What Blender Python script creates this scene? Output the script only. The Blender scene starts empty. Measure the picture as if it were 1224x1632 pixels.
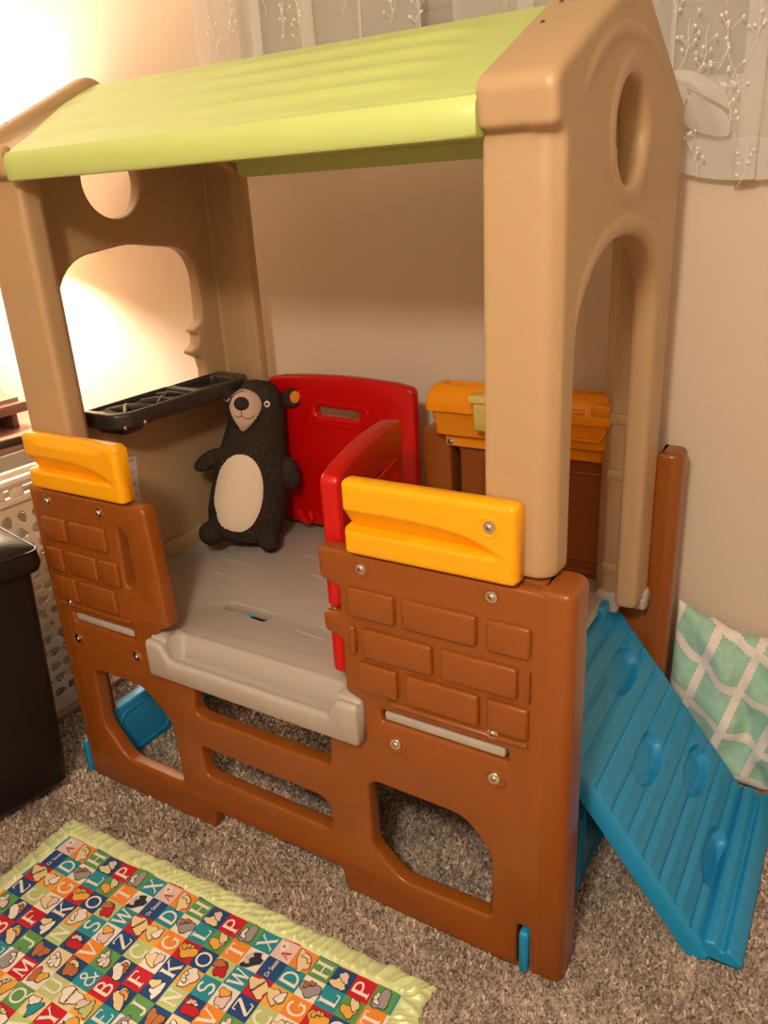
import bpy, bmesh, math, random
from mathutils import Vector, Matrix
from mathutils.bvhtree import BVHTree
import numpy as np
random.seed(7)
rng = np.random.default_rng(7)
sc = bpy.context.scene
COL = sc.collection
PI = math.pi

# ------------------------------------------------------------------ camera
RW = ((0.85454354, 0.5165802, -0.05385377), (0.14834362, -0.34212581, -0.92787073), (-0.49774441, 0.78491708, -0.36899278))
cam = bpy.data.cameras.new('camera'); camo = bpy.data.objects.new('camera', cam); COL.objects.link(camo)
m = Matrix(((RW[0][0], -RW[1][0], -RW[2][0], 0.392), (RW[0][1], -RW[1][1], -RW[2][1], -1.075), (RW[0][2], -RW[1][2], -RW[2][2], 1.450), (0, 0, 0, 1)))
camo.matrix_world = m
cam.sensor_fit = 'VERTICAL'; cam.sensor_height = 24.0; cam.lens = 1267.05 / 1632 * 24.0
cam.clip_start = 0.02
sc.camera = camo
# ------------------------------------------------------------------ world, lamps, exposure
w = bpy.data.worlds.new('world'); sc.world = w; w.use_nodes = True
w.node_tree.nodes['Background'].inputs[0].default_value = (1.0, 0.80, 0.60, 1)
w.node_tree.nodes['Background'].inputs[1].default_value = 0.05
CEIL_LAMP = (0.22, -1.58, 2.22)
TABLE_LAMP = (-2.335, 0.555, 1.42)
def lamp_point(name, loc, energy, color, radius):
    l = bpy.data.lights.new(name, 'POINT'); l.energy = energy; l.color = color; l.shadow_soft_size = radius
    o = bpy.data.objects.new(name, l); COL.objects.link(o); o.location = loc
lamp_point('ceiling_lamp_light', CEIL_LAMP, 94.0, (1.0, 0.88, 0.72), 0.11)
lamp_point('table_lamp_light', TABLE_LAMP, 105.0, (1.0, 0.88, 0.73), 0.035)
sc.view_settings.view_transform = 'Standard'; sc.view_settings.look = 'None'
sc.view_settings.gamma = 1.0; sc.view_settings.use_curve_mapping = False
sc.view_settings.exposure = 0.0

# ------------------------------------------------------------------ materials
def nodes_of(name):
    mt = bpy.data.materials.new(name); mt.use_nodes = True
    nt = mt.node_tree; return mt, nt, nt.nodes['Principled BSDF']
def mat(name, col, rough=0.45, spec=0.5, metal=0.0, nscale=0, namt=0.0, bump=0.0, bscale=200, sheen=0.0, sss=0.0):
    mt, nt, b = nodes_of(name)
    b.inputs['Base Color'].default_value = (*col, 1); b.inputs['Roughness'].default_value = rough
    b.inputs['Specular IOR Level'].default_value = spec; b.inputs['Metallic'].default_value = metal
    if sheen: b.inputs['Sheen Weight'].default_value = sheen; b.inputs['Sheen Roughness'].default_value = 0.5
    tc = nt.nodes.new('ShaderNodeTexCoord')
    if namt:
        n = nt.nodes.new('ShaderNodeTexNoise'); n.inputs['Scale'].default_value = nscale; n.inputs['Detail'].default_value = 4
        nt.links.new(tc.outputs['Object'], n.inputs['Vector'])
        r = nt.nodes.new('ShaderNodeMix'); r.data_type = 'RGBA'
        r.inputs[6].default_value = (*[c * (1 - namt) for c in col], 1); r.inputs[7].default_value = (*[min(1, c * (1 + namt)) for c in col], 1)
        nt.links.new(n.outputs['Fac'], r.inputs[0]); nt.links.new(r.outputs[2], b.inputs['Base Color'])
    if bump:
        n2 = nt.nodes.new('ShaderNodeTexNoise'); n2.inputs['Scale'].default_value = bscale; n2.inputs['Detail'].default_value = 3
        nt.links.new(tc.outputs['Object'], n2.inputs['Vector'])
        bp = nt.nodes.new('ShaderNodeBump'); bp.inputs['Strength'].default_value = bump; bp.inputs['Distance'].default_value = 0.002
        nt.links.new(n2.outputs['Fac'], bp.inputs['Height']); nt.links.new(bp.outputs[0], b.inputs['Normal'])
    return mt
M = {}
M['brown'] = mat('brown_plastic', (0.28, 0.074, 0.009), 0.29, 0.5, nscale=3, namt=0.05, bump=0.03, bscale=260)
M['tan'] = mat('tan_plastic', (0.49, 0.325, 0.17), 0.42, 0.45, nscale=3, namt=0.04, bump=0.05, bscale=260)
_b = M['tan'].node_tree.nodes['Principled BSDF']; _b.inputs['Subsurface Weight'].default_value = 0.35; _b.inputs['Subsurface Radius'].default_value = (1.0, 0.42, 0.14); _b.inputs['Subsurface Scale'].default_value = 0.030
M['green'] = mat('lime_plastic', (0.55, 0.655, 0.20), 0.40, 0.45, nscale=3, namt=0.03, bump=0.05, bscale=260)
M['orange'] = mat('orange_plastic', (0.95, 0.42, 0.003), 0.33, 0.5, bump=0.03, bscale=260)
M['deep_orange'] = mat('deep_orange_plastic', (0.92, 0.31, 0.003), 0.33, 0.5, bump=0.03, bscale=260)
M['pale_yellow'] = mat('pale_yellow_plastic', (0.80, 0.60, 0.16), 0.4, 0.45)
M['red'] = mat('red_plastic', (0.54, 0.0015, 0.0015), 0.30, 0.5, bump=0.03, bscale=260)
M['grey'] = mat('grey_plastic', (0.47, 0.405, 0.345), 0.42, 0.45, nscale=4, namt=0.04, bump=0.06, bscale=260)
M['blue'] = mat('blue_plastic', (0.014, 0.285, 0.585), 0.33, 0.5, nscale=3, namt=0.04, bump=0.05, bscale=260)
M['black'] = mat('charcoal_plastic', (0.030, 0.026, 0.022), 0.33, 0.5, bump=0.04, bscale=260)
M['steel'] = mat('zinc_steel', (0.75, 0.70, 0.62), 0.22, 0.5, metal=1.0)
M['dark_metal'] = mat('dark_tube_metal', (0.10, 0.075, 0.06), 0.28, 0.5, metal=0.9)
M['lamp_grey'] = mat('grey_painted_metal', (0.20, 0.16, 0.13), 0.4, 0.5, metal=0.4)
M['leather'] = mat('dark_brown_leather', (0.011, 0.0075, 0.006), 0.45, 0.28, bump=0.35, bscale=90)
M['beige'] = mat('beige_plastic', (0.62, 0.53, 0.42), 0.42, 0.45)
M['vinyl'] = mat('beige_vinyl', (0.42, 0.37, 0.30), 0.5, 0.4, bump=0.1)
M['wood'] = mat('dark_mahogany_wood', (0.10, 0.032, 0.02), 0.35, 0.5, nscale=9, namt=0.3)
M['desk_wood'] = mat('reddish_desk_wood', (0.27, 0.125, 0.085), 0.45, 0.5, nscale=9, namt=0.2)
M['rail_wood'] = mat('pinkish_wood', (0.30, 0.17, 0.12), 0.5, 0.4, nscale=9, namt=0.2)
M['white_trim'] = mat('white_trim_paint', (0.75, 0.70, 0.62), 0.45, 0.4)
M['paper'] = mat('printed_paper', (0.62, 0.56, 0.50), 0.7, 0.2)
M['ink'] = mat('grey_ink', (0.30, 0.26, 0.23), 0.7, 0.2)
M['ceil'] = mat('ceiling_paint', (0.85, 0.80, 0.73), 0.9, 0.2)
M['wall'] = mat('warm_cream_wall_paint', (0.73, 0.595, 0.465), 0.75, 0.25, nscale=1.2, namt=0.02, bump=0.10, bscale=120)
M['skirting'] = mat('skirting_paint', (0.70, 0.62, 0.52), 0.5, 0.4)
M['cream_felt'] = mat('cream_plush', (0.85, 0.68, 0.51), 0.9, 0.1, bump=0.3, bscale=500, sheen=0.3)
M['snout'] = mat('pinkish_beige_plush', (0.60, 0.43, 0.31), 0.9, 0.1, bump=0.3, bscale=500, sheen=0.2)
M['nose'] = mat('brown_black_plush', (0.028, 0.017, 0.012), 0.75, 0.3)
M['ear_orange'] = mat('orange_felt', (0.72, 0.24, 0.03), 0.9, 0.1)
M['eye_white'] = mat('eye_white', (0.72, 0.66, 0.58), 0.4, 0.5)
M['eye_dark'] = mat('eye_dark', (0.03, 0.02, 0.015), 0.3, 0.5)
M['thread'] = mat('dark_thread', (0.10, 0.05, 0.035), 0.8, 0.2)
M['glass_dark'] = mat('night_window_glass', (0.06, 0.055, 0.05), 0.08, 0.5)
M['blind'] = mat('grey_blind', (0.50, 0.45, 0.39), 0.7, 0.3)

def fur():
    mt, nt, b = nodes_of('dark_speckled_plush')
    b.inputs['Roughness'].default_value = 0.95; b.inputs['Specular IOR Level'].default_value = 0.15
    tc = nt.nodes.new('ShaderNodeTexCoord'); mp = nt.nodes.new('ShaderNodeMapping'); mp.inputs['Scale'].default_value = (1.7, 1.7, 0.62)
    v = nt.nodes.new('ShaderNodeTexVoronoi'); v.inputs['Scale'].default_value = 150
    cr = nt.nodes.new('ShaderNodeValToRGB'); cr.color_ramp.elements[0].position = 0.12; cr.color_ramp.elements[0].color = (0.20, 0.145, 0.10, 1)
    cr.color_ramp.elements[1].position = 0.30; cr.color_ramp.elements[1].color = (0.034, 0.024, 0.019, 1)
    n = nt.nodes.new('ShaderNodeTexNoise'); n.inputs['Scale'].default_value = 14
    mr = nt.nodes.new('ShaderNodeMapRange'); mr.inputs[1].default_value = 0.36; mr.inputs[2].default_value = 0.56
    mx = nt.nodes.new('ShaderNodeMix'); mx.data_type = 'RGBA'; mx.inputs[6].default_value = (0.034, 0.024, 0.019, 1)
    nt.links.new(tc.outputs['Object'], mp.inputs[0]); nt.links.new(mp.outputs[0], v.inputs['Vector']); nt.links.new(tc.outputs['Object'], n.inputs['Vector'])
    nt.links.new(v.outputs['Distance'], cr.inputs[0]); nt.links.new(n.outputs['Fac'], mr.inputs[0]); nt.links.new(mr.outputs[0], mx.inputs[0])
    nt.links.new(cr.outputs[0], mx.inputs[7]); nt.links.new(mx.outputs[2], b.inputs['Base Color'])
    n2 = nt.nodes.new('ShaderNodeTexNoise'); n2.inputs['Scale'].default_value = 420
    nt.links.new(tc.outputs['Object'], n2.inputs['Vector'])
    bp = nt.nodes.new('ShaderNodeBump'); bp.inputs['Strength'].default_value = 0.5; bp.inputs['Distance'].default_value = 0.003
    nt.links.new(n2.outputs['Fac'], bp.inputs['Height']); nt.links.new(bp.outputs[0], b.inputs['Normal'])
    return mt
M['fur'] = fur()

def carpet(name, island=False):
    mt, nt, b = nodes_of(name)
    b.inputs['Roughness'].default_value = 1.0; b.inputs['Specular IOR Level'].default_value = 0.05
    tc = nt.nodes.new('ShaderNodeTexCoord')
    n = nt.nodes.new('ShaderNodeTexNoise'); n.inputs['Scale'].default_value = 9; n.inputs['Detail'].default_value = 5
    nt.links.new(tc.outputs['Object'], n.inputs['Vector'])
    if island:
        g = nt.nodes.new('ShaderNodeNewGeometry'); src = g.outputs['Random Per Island']
    else:
        n3 = nt.nodes.new('ShaderNodeTexNoise'); n3.inputs['Scale'].default_value = 170; nt.links.new(tc.outputs['Object'], n3.inputs['Vector']); src = n3.outputs['Fac']
    cr = nt.nodes.new('ShaderNodeValToRGB')
    for p, c in ((0.0, (0.20, 0.135, 0.098)), (0.5, (0.53, 0.395, 0.31)), (1.0, (0.82, 0.67, 0.54))):
        e = cr.color_ramp.elements[0] if p == 0 else (cr.color_ramp.elements[1] if p == 1 else cr.color_ramp.elements.new(p))
        e.position = p; e.color = (*c, 1)
    nt.links.new(src, cr.inputs[0])
    mr = nt.nodes.new('ShaderNodeMapRange'); mr.inputs[1].default_value = 0.35; mr.inputs[2].default_value = 0.65; mr.inputs[3].default_value = 0.78; mr.inputs[4].default_value = 1.15
    nt.links.new(n.outputs['Fac'], mr.inputs[0])
    mx = nt.nodes.new('ShaderNodeVectorMath'); mx.operation = 'SCALE'
    nt.links.new(cr.outputs[0], mx.inputs[0]); nt.links.new(mr.outputs[0], mx.inputs['Scale']); nt.links.new(mx.outputs[0], b.inputs['Base Color'])
    return mt
M['carpet'] = carpet('taupe_carpet'); M['pile'] = carpet('taupe_carpet_pile', True)

def satin():
    mt, nt, b = nodes_of('lime_satin')
    b.inputs['Base Color'].default_value = (0.72, 0.80, 0.38, 1); b.inputs['Roughness'].default_value = 0.26
    b.inputs['Specular IOR Level'].default_value = 0.7; b.inputs['Sheen Weight'].default_value = 0.4
    return mt
M['satin'] = satin()

def sheer(name, alpha, col):
    mt, nt, b = nodes_of(name); out = nt.nodes['Material Output']; nt.nodes.remove(b)
    d = nt.nodes.new('ShaderNodeBsdfDiffuse'); d.inputs[0].default_value = (*col, 1)
    t = nt.nodes.new('ShaderNodeBsdfTranslucent'); t.inputs[0].default_value = (*col, 1)
    tr = nt.nodes.new('ShaderNodeBsdfTransparent')
    m1 = nt.nodes.new('ShaderNodeMixShader'); m1.inputs[0].default_value = 0.35
    m2 = nt.nodes.new('ShaderNodeMixShader'); m2.inputs[0].default_value = alpha
    nt.links.new(d.outputs[0], m1.inputs[1]); nt.links.new(t.outputs[0], m1.inputs[2])
    nt.links.new(tr.outputs[0], m2.inputs[1]); nt.links.new(m1.outputs[0], m2.inputs[2]); nt.links.new(m2.outputs[0], out.inputs[0])
    return mt
M['sheer'] = sheer('white_sheer_voile', 0.52, (0.90, 0.87, 0.82))
M['sheer_hem'] = sheer('doubled_sheer_voile', 0.66, (0.90, 0.87, 0.82))
M['embroidery'] = mat('white_embroidery', (0.86, 0.82, 0.76), 0.6, 0.4)
M['shade'] = sheer('lampshade_linen', 0.97, (0.80, 0.68, 0.50))

def emit(name, col, s):
    mt, nt, b = nodes_of(name); b.inputs['Emission Color'].default_value = (*col, 1); b.inputs['Emission Strength'].default_value = s
    b.inputs['Base Color'].default_value = (0.8, 0.8, 0.8, 1); return mt
M['bulb'] = emit('glowing_bulb', (1, 0.8, 0.55), 20); M['diffuser'] = emit('glowing_glass_dome', (1, 0.84, 0.62), 6)

def pillow_mat():
    mt, nt, b = nodes_of('mint_scallop_cotton'); L = nt.links; N = nt.nodes.new
    b.inputs['Roughness'].default_value = 0.85; b.inputs['Specular IOR Level'].default_value = 0.2
    uv = N('ShaderNodeUVMap'); uv.uv_map = 'cloth'
    mp = N('ShaderNodeMapping'); mp.inputs['Rotation'].default_value = (0, 0, 0.30); mp.inputs['Scale'].default_value = (6.6, 5.3, 1)
    L.new(uv.outputs[0], mp.inputs[0])
    fr = N('ShaderNodeVectorMath'); fr.operation = 'FRACTION'; L.new(mp.outputs[0], fr.inputs[0])
    sb = N('ShaderNodeVectorMath'); sb.operation = 'SUBTRACT'; sb.inputs[1].default_value = (0.5, 0.5, 0); L.new(fr.outputs[0], sb.inputs[0])
    ab = N('ShaderNodeVectorMath'); ab.operation = 'ABSOLUTE'; L.new(sb.outputs[0], ab.inputs[0])
    sp = N('ShaderNodeSeparateXYZ'); L.new(ab.outputs[0], sp.inputs[0])
    mxn = N('ShaderNodeMath'); mxn.operation = 'MAXIMUM'; L.new(sp.outputs[0], mxn.inputs[0]); L.new(sp.outputs[1], mxn.inputs[1])
    mnn = N('ShaderNodeMath'); mnn.operation = 'MINIMUM'; L.new(sp.outputs[0], mnn.inputs[0]); L.new(sp.outputs[1], mnn.inputs[1])
    k = N('ShaderNodeMath'); k.operation = 'MULTIPLY'; k.inputs[1].default_value = 34; L.new(mnn.outputs[0], k.inputs[0])
    cs = N('ShaderNodeMath'); cs.operation = 'COSINE'; L.new(k.outputs[0], cs.inputs[0])
    ac = N('ShaderNodeMath'); ac.operation = 'ABSOLUTE'; L.new(cs.outputs[0], ac.inputs[0])
    k2 = N('ShaderNodeMath'); k2.operation = 'MULTIPLY'; k2.inputs[1].default_value = -0.035; L.new(ac.outputs[0], k2.inputs[0])
    su = N('ShaderNodeMath'); su.operation = 'ADD'; L.new(mxn.outputs[0], su.inputs[0]); L.new(k2.outputs[0], su.inputs[1])
    cr = N('ShaderNodeValToRGB'); cr.color_ramp.interpolation = 'LINEAR'
    cols = [(0.0, (0.40, 0.66, 0.53)), (0.345, (0.38, 0.63, 0.50)), (0.358, (0.22, 0.46, 0.36)), (0.372, (0.86, 0.80, 0.74))]
    cr.color_ramp.elements[0].position = 0; cr.color_ramp.elements[0].color = (*cols[0][1], 1)
    cr.color_ramp.elements[1].position = 0.372; cr.color_ramp.elements[1].color = (*cols[3][1], 1)
    for p, c in cols[1:3]:
        e = cr.color_ramp.elements.new(p); e.color = (*c, 1)
    L.new(su.outputs[0], cr.inputs[0])
    # fine woven lines inside the mint squares
    wv = N('ShaderNodeTexNoise'); wv.inputs['Scale'].default_value = 26; L.new(uv.outputs[0], wv.inputs['Vector'])
    mx = N('ShaderNodeMix'); mx.data_type = 'RGBA'; mx.blend_type = 'SOFT_LIGHT'; mx.inputs[0].default_value = 0.6
    L.new(cr.outputs[0], mx.inputs[6]); L.new(wv.outputs['Fac'], mx.inputs[7]); L.new(mx.outputs[2], b.inputs['Base Color'])
    return mt
M['pillow'] = pillow_mat()
PAL = {'navy': (0.022, 0.070, 0.215), 'teal': (0.025, 0.29, 0.35), 'red': (0.56, 0.016, 0.03), 'orange': (0.87, 0.28, 0.045), 'green': (0.13, 0.34, 0.10),
       'lime': (0.52, 0.60, 0.23), 'cream': (0.84, 0.66, 0.36), 'amber': (0.85, 0.43, 0.07), 'white': (0.90, 0.82, 0.73), 'grey': (0.36, 0.32, 0.32),
       'rust': (0.50, 0.17, 0.06), 'dark': (0.03, 0.03, 0.05), 'pink': (0.80, 0.60, 0.54)}
QM = {k: mat('quilt_' + k, c, 0.9, 0.15, bump=0.25, bscale=700, sheen=0.15) for k, c in PAL.items()}

# ------------------------------------------------------------------ helpers
WM = {}
def link(name, me, mt=None, parent=None, loc=None, smooth=35):
    if isinstance(me, bmesh.types.BMesh):
        bm = me; me = bpy.data.meshes.new(name); bm.to_mesh(me); bm.free()
    if mt is not None and len(me.materials) == 1 and me.materials[0] != mt: me = me.copy(); me.materials.clear()
    if mt is not None and len(me.materials) == 0: me.materials.append(mt)
    if smooth and len(me.polygons) and not me.get('done'):
        me.polygons.foreach_set('use_smooth', np.ones(len(me.polygons), dtype=bool)); me.set_sharp_from_angle(angle=math.radians(smooth))
    o = bpy.data.objects.new(name, me); COL.objects.link(o)
    basis = Matrix.Translation(loc) if loc else Matrix.Identity(4)
    o.matrix_basis = basis
    if parent:
        o.parent = parent; o.matrix_parent_inverse = WM[parent.name].inverted()
    WM[o.name] = basis
    return o
def empty(name, loc):
    o = bpy.data.objects.new(name, None); COL.objects.link(o); o.location = loc; o.empty_display_size = 0.05
    WM[o.name] = Matrix.Translation(loc); return o
def tag(o, label, cat, group=None):
    o['label'] = label; o['category'] = cat
    if group: o['group'] = group
    return o
def struct(o): o['kind'] = 'structure'; return o
def mesh(verts, faces, name='m'):
    me = bpy.data.meshes.new(name); me.from_pydata([tuple(v) for v in verts], [], faces); me.update(); return me
def fix(me):
    bm = bmesh.new(); bm.from_mesh(me); bmesh.ops.recalc_face_normals(bm, faces=bm.faces); bm.to_mesh(me); bm.free(); return me
def join(*ms):
    bm = bmesh.new()
    for q in ms: bm.from_mesh(q)
    me = bpy.data.meshes.new('j'); bm.to_mesh(me); bm.free(); return me
def fil(pts, r=0.0, n=5):
    out = []; k = len(pts)
    for i in range(k):
        p = Vector(pts[i][:2]); a = Vector(pts[i - 1][:2]); c = Vector(pts[(i + 1) % k][:2])
        rr = pts[i][2] if len(pts[i]) > 2 else r
        u = (a - p); v = (c - p); lu, lv = u.length, v.length
        if rr <= 0 or lu < 1e-6 or lv < 1e-6: out.append((p.x, p.y)); continue
        u /= lu; v /= lv; ang = math.acos(max(-1, min(1, u.dot(v))))
        if ang > PI - 0.05: out.append((p.x, p.y)); continue
        t = min(rr / math.tan(ang / 2), lu * 0.48, lv * 0.48); rr = t * math.tan(ang / 2)
        ctr = p + (u + v).normalized() * (rr / math.sin(ang / 2))
        s = p + u * t; e = p + v * t; a0 = math.atan2(s.y - ctr.y, s.x - ctr.x); a1 = math.atan2(e.y - ctr.y, e.x - ctr.x)
        d = (a1 - a0 + PI) % (2 * PI) - PI
        for j in range(n + 1):
            q = a0 + d * j / n; out.append((ctr.x + rr * math.cos(q), ctr.y + rr * math.sin(q)))
    return out
def area2(p): return sum(p[i - 1][0] * p[i][1] - p[i][0] * p[i - 1][1] for i in range(len(p)))
MAPS = {'XZ': Matrix(((1, 0, 0, 0), (0, 0, -1, 0), (0, 1, 0, 0), (0, 0, 0, 1))), 'YZ': Matrix(((0, 0, 1, 0), (1, 0, 0, 0), (0, 1, 0, 0), (0, 0, 0, 1))), 'XY': Matrix.Identity(4)}
def plate(loops, a, b, bev=0.006, plane='XZ', res=2):
    """solid sheet with rounded edges between coordinates a<b of the plane's normal axis; loops[0] is the outline, others are openings"""
    cu = bpy.data.curves.new('c', 'CURVE'); cu.dimensions = '2D'; cu.fill_mode = 'BOTH'
    t = abs(b - a); bev = min(bev, t * 0.49)
    cu.extrude = t / 2 - bev; cu.bevel_depth = bev; cu.bevel_resolution = res; cu.offset = -bev
    for i, lp in enumerate(loops):
        if (area2(lp) < 0) != (i > 0): lp = lp[::-1]
        s = cu.splines.new('POLY'); s.points.add(len(lp) - 1)
        for q, p in zip(s.points, lp): q.co = (p[0], p[1], 0, 1)
        s.use_cyclic_u = True
    o = bpy.data.objects.new('c', cu); COL.objects.link(o)
    dg = bpy.context.evaluated_depsgraph_get(); me = bpy.data.meshes.new_from_object(o.evaluated_get(dg))
    bpy.data.objects.remove(o); bpy.data.curves.remove(cu)
    bm = bmesh.new(); bm.from_mesh(me); bmesh.ops.remove_doubles(bm, verts=bm.verts, dist=1e-5); bm.to_mesh(me); bm.free()
    mm = MAPS[plane].copy(); c = (a + b) / 2
    mm = Matrix.Translation({'XZ': (0, c, 0), 'YZ': (c, 0, 0), 'XY': (0, 0, c)}[plane]) @ mm
    me.transform(mm); me.materials.clear(); return me
def loft(secs, cap=True, closed=True):
    n = len(secs[0]); v = [p for s in secs for p in s]; f = []
    for i in range(len(secs) - 1):
        for j in range(n if closed else n - 1):
            k = (j + 1) % n; f.append((i * n + j, i * n + k, (i + 1) * n + k, (i + 1) * n + j))
    if cap: f.append(tuple(range(n))[::-1]); f.append(tuple((len(secs) - 1) * n + j for j in range(n)))
    return fix(mesh(v, f))
def box(x0, x1, y0, y1, z0, z1, bev=0.004, seg=2):
    bm = bmesh.new(); bmesh.ops.create_cube(bm, size=1)
    for v in bm.verts: v.co = ((x0 + x1) / 2 + v.co.x * (x1 - x0), (y0 + y1) / 2 + v.co.y * (y1 - y0), (z0 + z1) / 2 + v.co.z * (z1 - z0))
    if bev: bmesh.ops.bevel(bm, geom=list(bm.edges), offset=min(bev, 0.49 * min(x1 - x0, y1 - y0, z1 - z0)), segments=seg, affect='EDGES', profile=0.5)
    me = bpy.data.meshes.new('b'); bm.to_mesh(me); bm.free(); return me
def prism(outline, z0, z1, bev=0.008):
    return plate([outline], z0, z1, bev, 'XY')
def tube(path, r, n=8, closed=False, flat=None, up=(0, 0, 1)):
    """sweep; flat=(a,b,axis) gives an elliptical section with half-size b along axis and a across it"""
    P = [Vector(p) for p in path]; k = len(P); secs = []
    N0 = None
    for i in range(k):
        a = P[(i - 1) % k] if (closed or i) else P[0]; c = P[(i + 1) % k] if (closed or i < k - 1) else P[-1]
        t = (c - a).normalized()
        if flat: nb = Vector(flat[2]); na = t.cross(nb).normalized(); ra, rb = flat[0], flat[1]
        else:
            if N0 is None: N0 = t.orthogonal().normalized()
            N0 = (N0 - t * N0.dot(t)).normalized(); na = N0; nb = t.cross(na); ra = rb = (r[i] if hasattr(r, '__len__') else r)
        secs.append([P[i] + na * ra * math.cos(2 * PI * j / n) + nb * rb * math.sin(2 * PI * j / n) for j in range(n)])
    if closed: secs.append(secs[0])
    return loft(secs, cap=not closed)
def lathe(prof, n=16, axis='Z', c=(0, 0, 0)):
    secs = []
    for r, h in prof:
        s = []
        for j in range(n):
            q = 2 * PI * j / n; x, y = r * math.cos(q), r * math.sin(q)
            s.append({'Z': (c[0] + x, c[1] + y, c[2] + h), 'Y': (c[0] + x, c[1] - h, c[2] + y), 'X': (c[0] + h, c[1] + x, c[2] + y)}[axis])
        secs.append(s)
    return loft(secs)
def ellip(c, r, rot=None, u=16, v=10):
    bm = bmesh.new(); bmesh.ops.create_uvsphere(bm, u_segments=u, v_segments=v, radius=1)
    mm = Matrix.Translation(c) @ (rot.to_4x4() if rot else Matrix.Identity(4)) @ Matrix.Diagonal((*r, 1))
    bmesh.ops.transform(bm, matrix=mm, verts=bm.verts); me = bpy.data.meshes.new('e'); bm.to_mesh(me); bm.free(); return me
def ell2(cx, cy, rx, ry, n=40, p=2.0, a0=0, a1=2 * PI, close=True):
    out = []
    for i in range(n if close else n + 1):
        q = a0 + (a1 - a0) * i / n; c, s = math.cos(q), math.sin(q)
        out.append((cx + rx * math.copysign(abs(c) ** (2 / p), c), cy + ry * math.copysign(abs(s) ** (2 / p), s)))
    return out
def ss(a, b, x):
    t = max(0.0, min(1.0, (x - a) / (b - a))); return t * t * (3 - 2 * t)
def modded(me, *mods):
    o = bpy.data.objects.new('t', me); COL.objects.link(o)
    for ty, kw in mods:
        md = o.modifiers.new(ty, ty)
        for k_, v_ in kw.items(): setattr(md, k_, v_)
    dg = bpy.context.evaluated_depsgraph_get(); r = bpy.data.meshes.new_from_object(o.evaluated_get(dg)); bpy.data.objects.remove(o); return r

# ------------------------------------------------------------------ room shell
WALL_Y = 0.87
XL, XR, YF, ZC = -3.3, 2.3, -3.2, 2.46
FLOOR = struct(link('floor', box(XL - .1, XR + .1, YF - .1, WALL_Y + .1, -0.08, 0.0, 0), M['carpet'], smooth=0))
WX0, WX1, WZ0, WZ1 = -1.22, 0.42, 1.60, 2.28
wb = plate([[(XL - .1, -.08), (XR + .1, -.08), (XR + .1, ZC), (XL - .1, ZC)], [(WX0, WZ0), (WX1, WZ0), (WX1, WZ1), (WX0, WZ1)]], WALL_Y, WALL_Y + 0.12, 0.0005, 'XZ', 0)
wall_back = struct(link('wall_back', wb, M['wall'], smooth=20))
struct(link('wall_left', box(XL - .1, XL, YF - .1, WALL_Y + .1, -.08, ZC, 0), M['wall'], smooth=0))
struct(link('wall_right', box(XR, XR + .1, YF - .1, WALL_Y + .1, -.08, ZC, 0), M['wall'], smooth=0))
struct(link('wall_front', box(XL - .1, XR + .1, YF - .1, YF, -.08, ZC, 0), M['wall'], smooth=0))
struct(link('ceiling', box(XL - .1, XR + .1, YF - .1, WALL_Y + .12, ZC, ZC + .08, 0), M['ceil'], smooth=0))
struct(link('baseboard_back', box(XL + .0105, XR, WALL_Y - 0.012, WALL_Y, 0.0, 0.085, 0.003), M['skirting']))
struct(link('baseboard_left', box(XL, XL + .012, YF, WALL_Y - .013, 0.0, 0.085, 0.003), M['skirting']))
win = empty('window_1', ((WX0 + WX1) / 2, WALL_Y + .05, WZ0)); struct(win)
fr = plate([[(WX0, WZ0), (WX1, WZ0), (WX1, WZ1), (WX0, WZ1)], [(WX0 + .045, WZ0 + .045), (WX1 - .045, WZ0 + .045), (WX1 - .045, WZ1 - .045), (WX0 + .045, WZ1 - .045)]], WALL_Y + .03, WALL_Y + .10, 0.003)
link('window_frame', fr, M['white_trim'], win)
link('window_pane', box(WX0 + .04, WX1 - .04, WALL_Y + .085, WALL_Y + .091, WZ0 + .04, WZ1 - .04, 0), M['glass_dark'], win, smooth=0)
nsl = 22
sl0 = box(WX0 + .05, WX1 - .05, -.0012, .0012, -.0165, .0165, 0)
for i in range(nsl):
    o = link('blind_slat', sl0, M['blind'], win, loc=(0, WALL_Y + .055, WZ0 + .055 + i * (WZ1 - WZ0 - .11) / (nsl - 1)), smooth=0)
    o.rotation_euler = (0.35, 0, 0)

# carpet pile
def pile():
    pts = []
    def inside(x, y): return True
    n = 250000
    X = rng.uniform(-1.95, 0.95, n); Y = rng.uniform(-0.85, 0.86, n)
    keep = ~((X > -1.14) & (X < -0.21) & (Y < -0.20) & (Y > -.83))
    X, Y = X[keep], Y[keep]; n = len(X)
    a = rng.uniform(0, 2 * PI, n); h = rng.uniform(.005, .011, n); wd = rng.uniform(.0017, .0031, n)
    lx, ly = rng.normal(0, .0045, n), rng.normal(0, .0045, n)
    V = np.zeros((n, 4, 3))
    dx, dy = np.cos(a) * wd, np.sin(a) * wd
    V[:, 0] = np.stack([X - dx, Y - dy, np.zeros(n)], 1); V[:, 1] = np.stack([X + dx, Y + dy, np.zeros(n)], 1)
    V[:, 2] = np.stack([X + dx * .8 + lx, Y + dy * .8 + ly, h], 1); V[:, 3] = np.stack([X - dx * .8 + lx, Y - dy * .8 + ly, h], 1)
    me = bpy.data.meshes.new('carpet_pile'); me.vertices.add(4 * n); me.vertices.foreach_set('co', V.reshape(-1))
    me.loops.add(4 * n); me.loops.foreach_set('vertex_index', np.arange(4 * n, dtype=np.int32))
    me.polygons.add(n); me.polygons.foreach_set('loop_start', np.arange(0, 4 * n, 4, dtype=np.int32))
    me.update(); me.validate()
    o = link('carpet_pile', me, M['pile'], FLOOR, smooth=0); o['kind'] = 'stuff'
pile()

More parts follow.
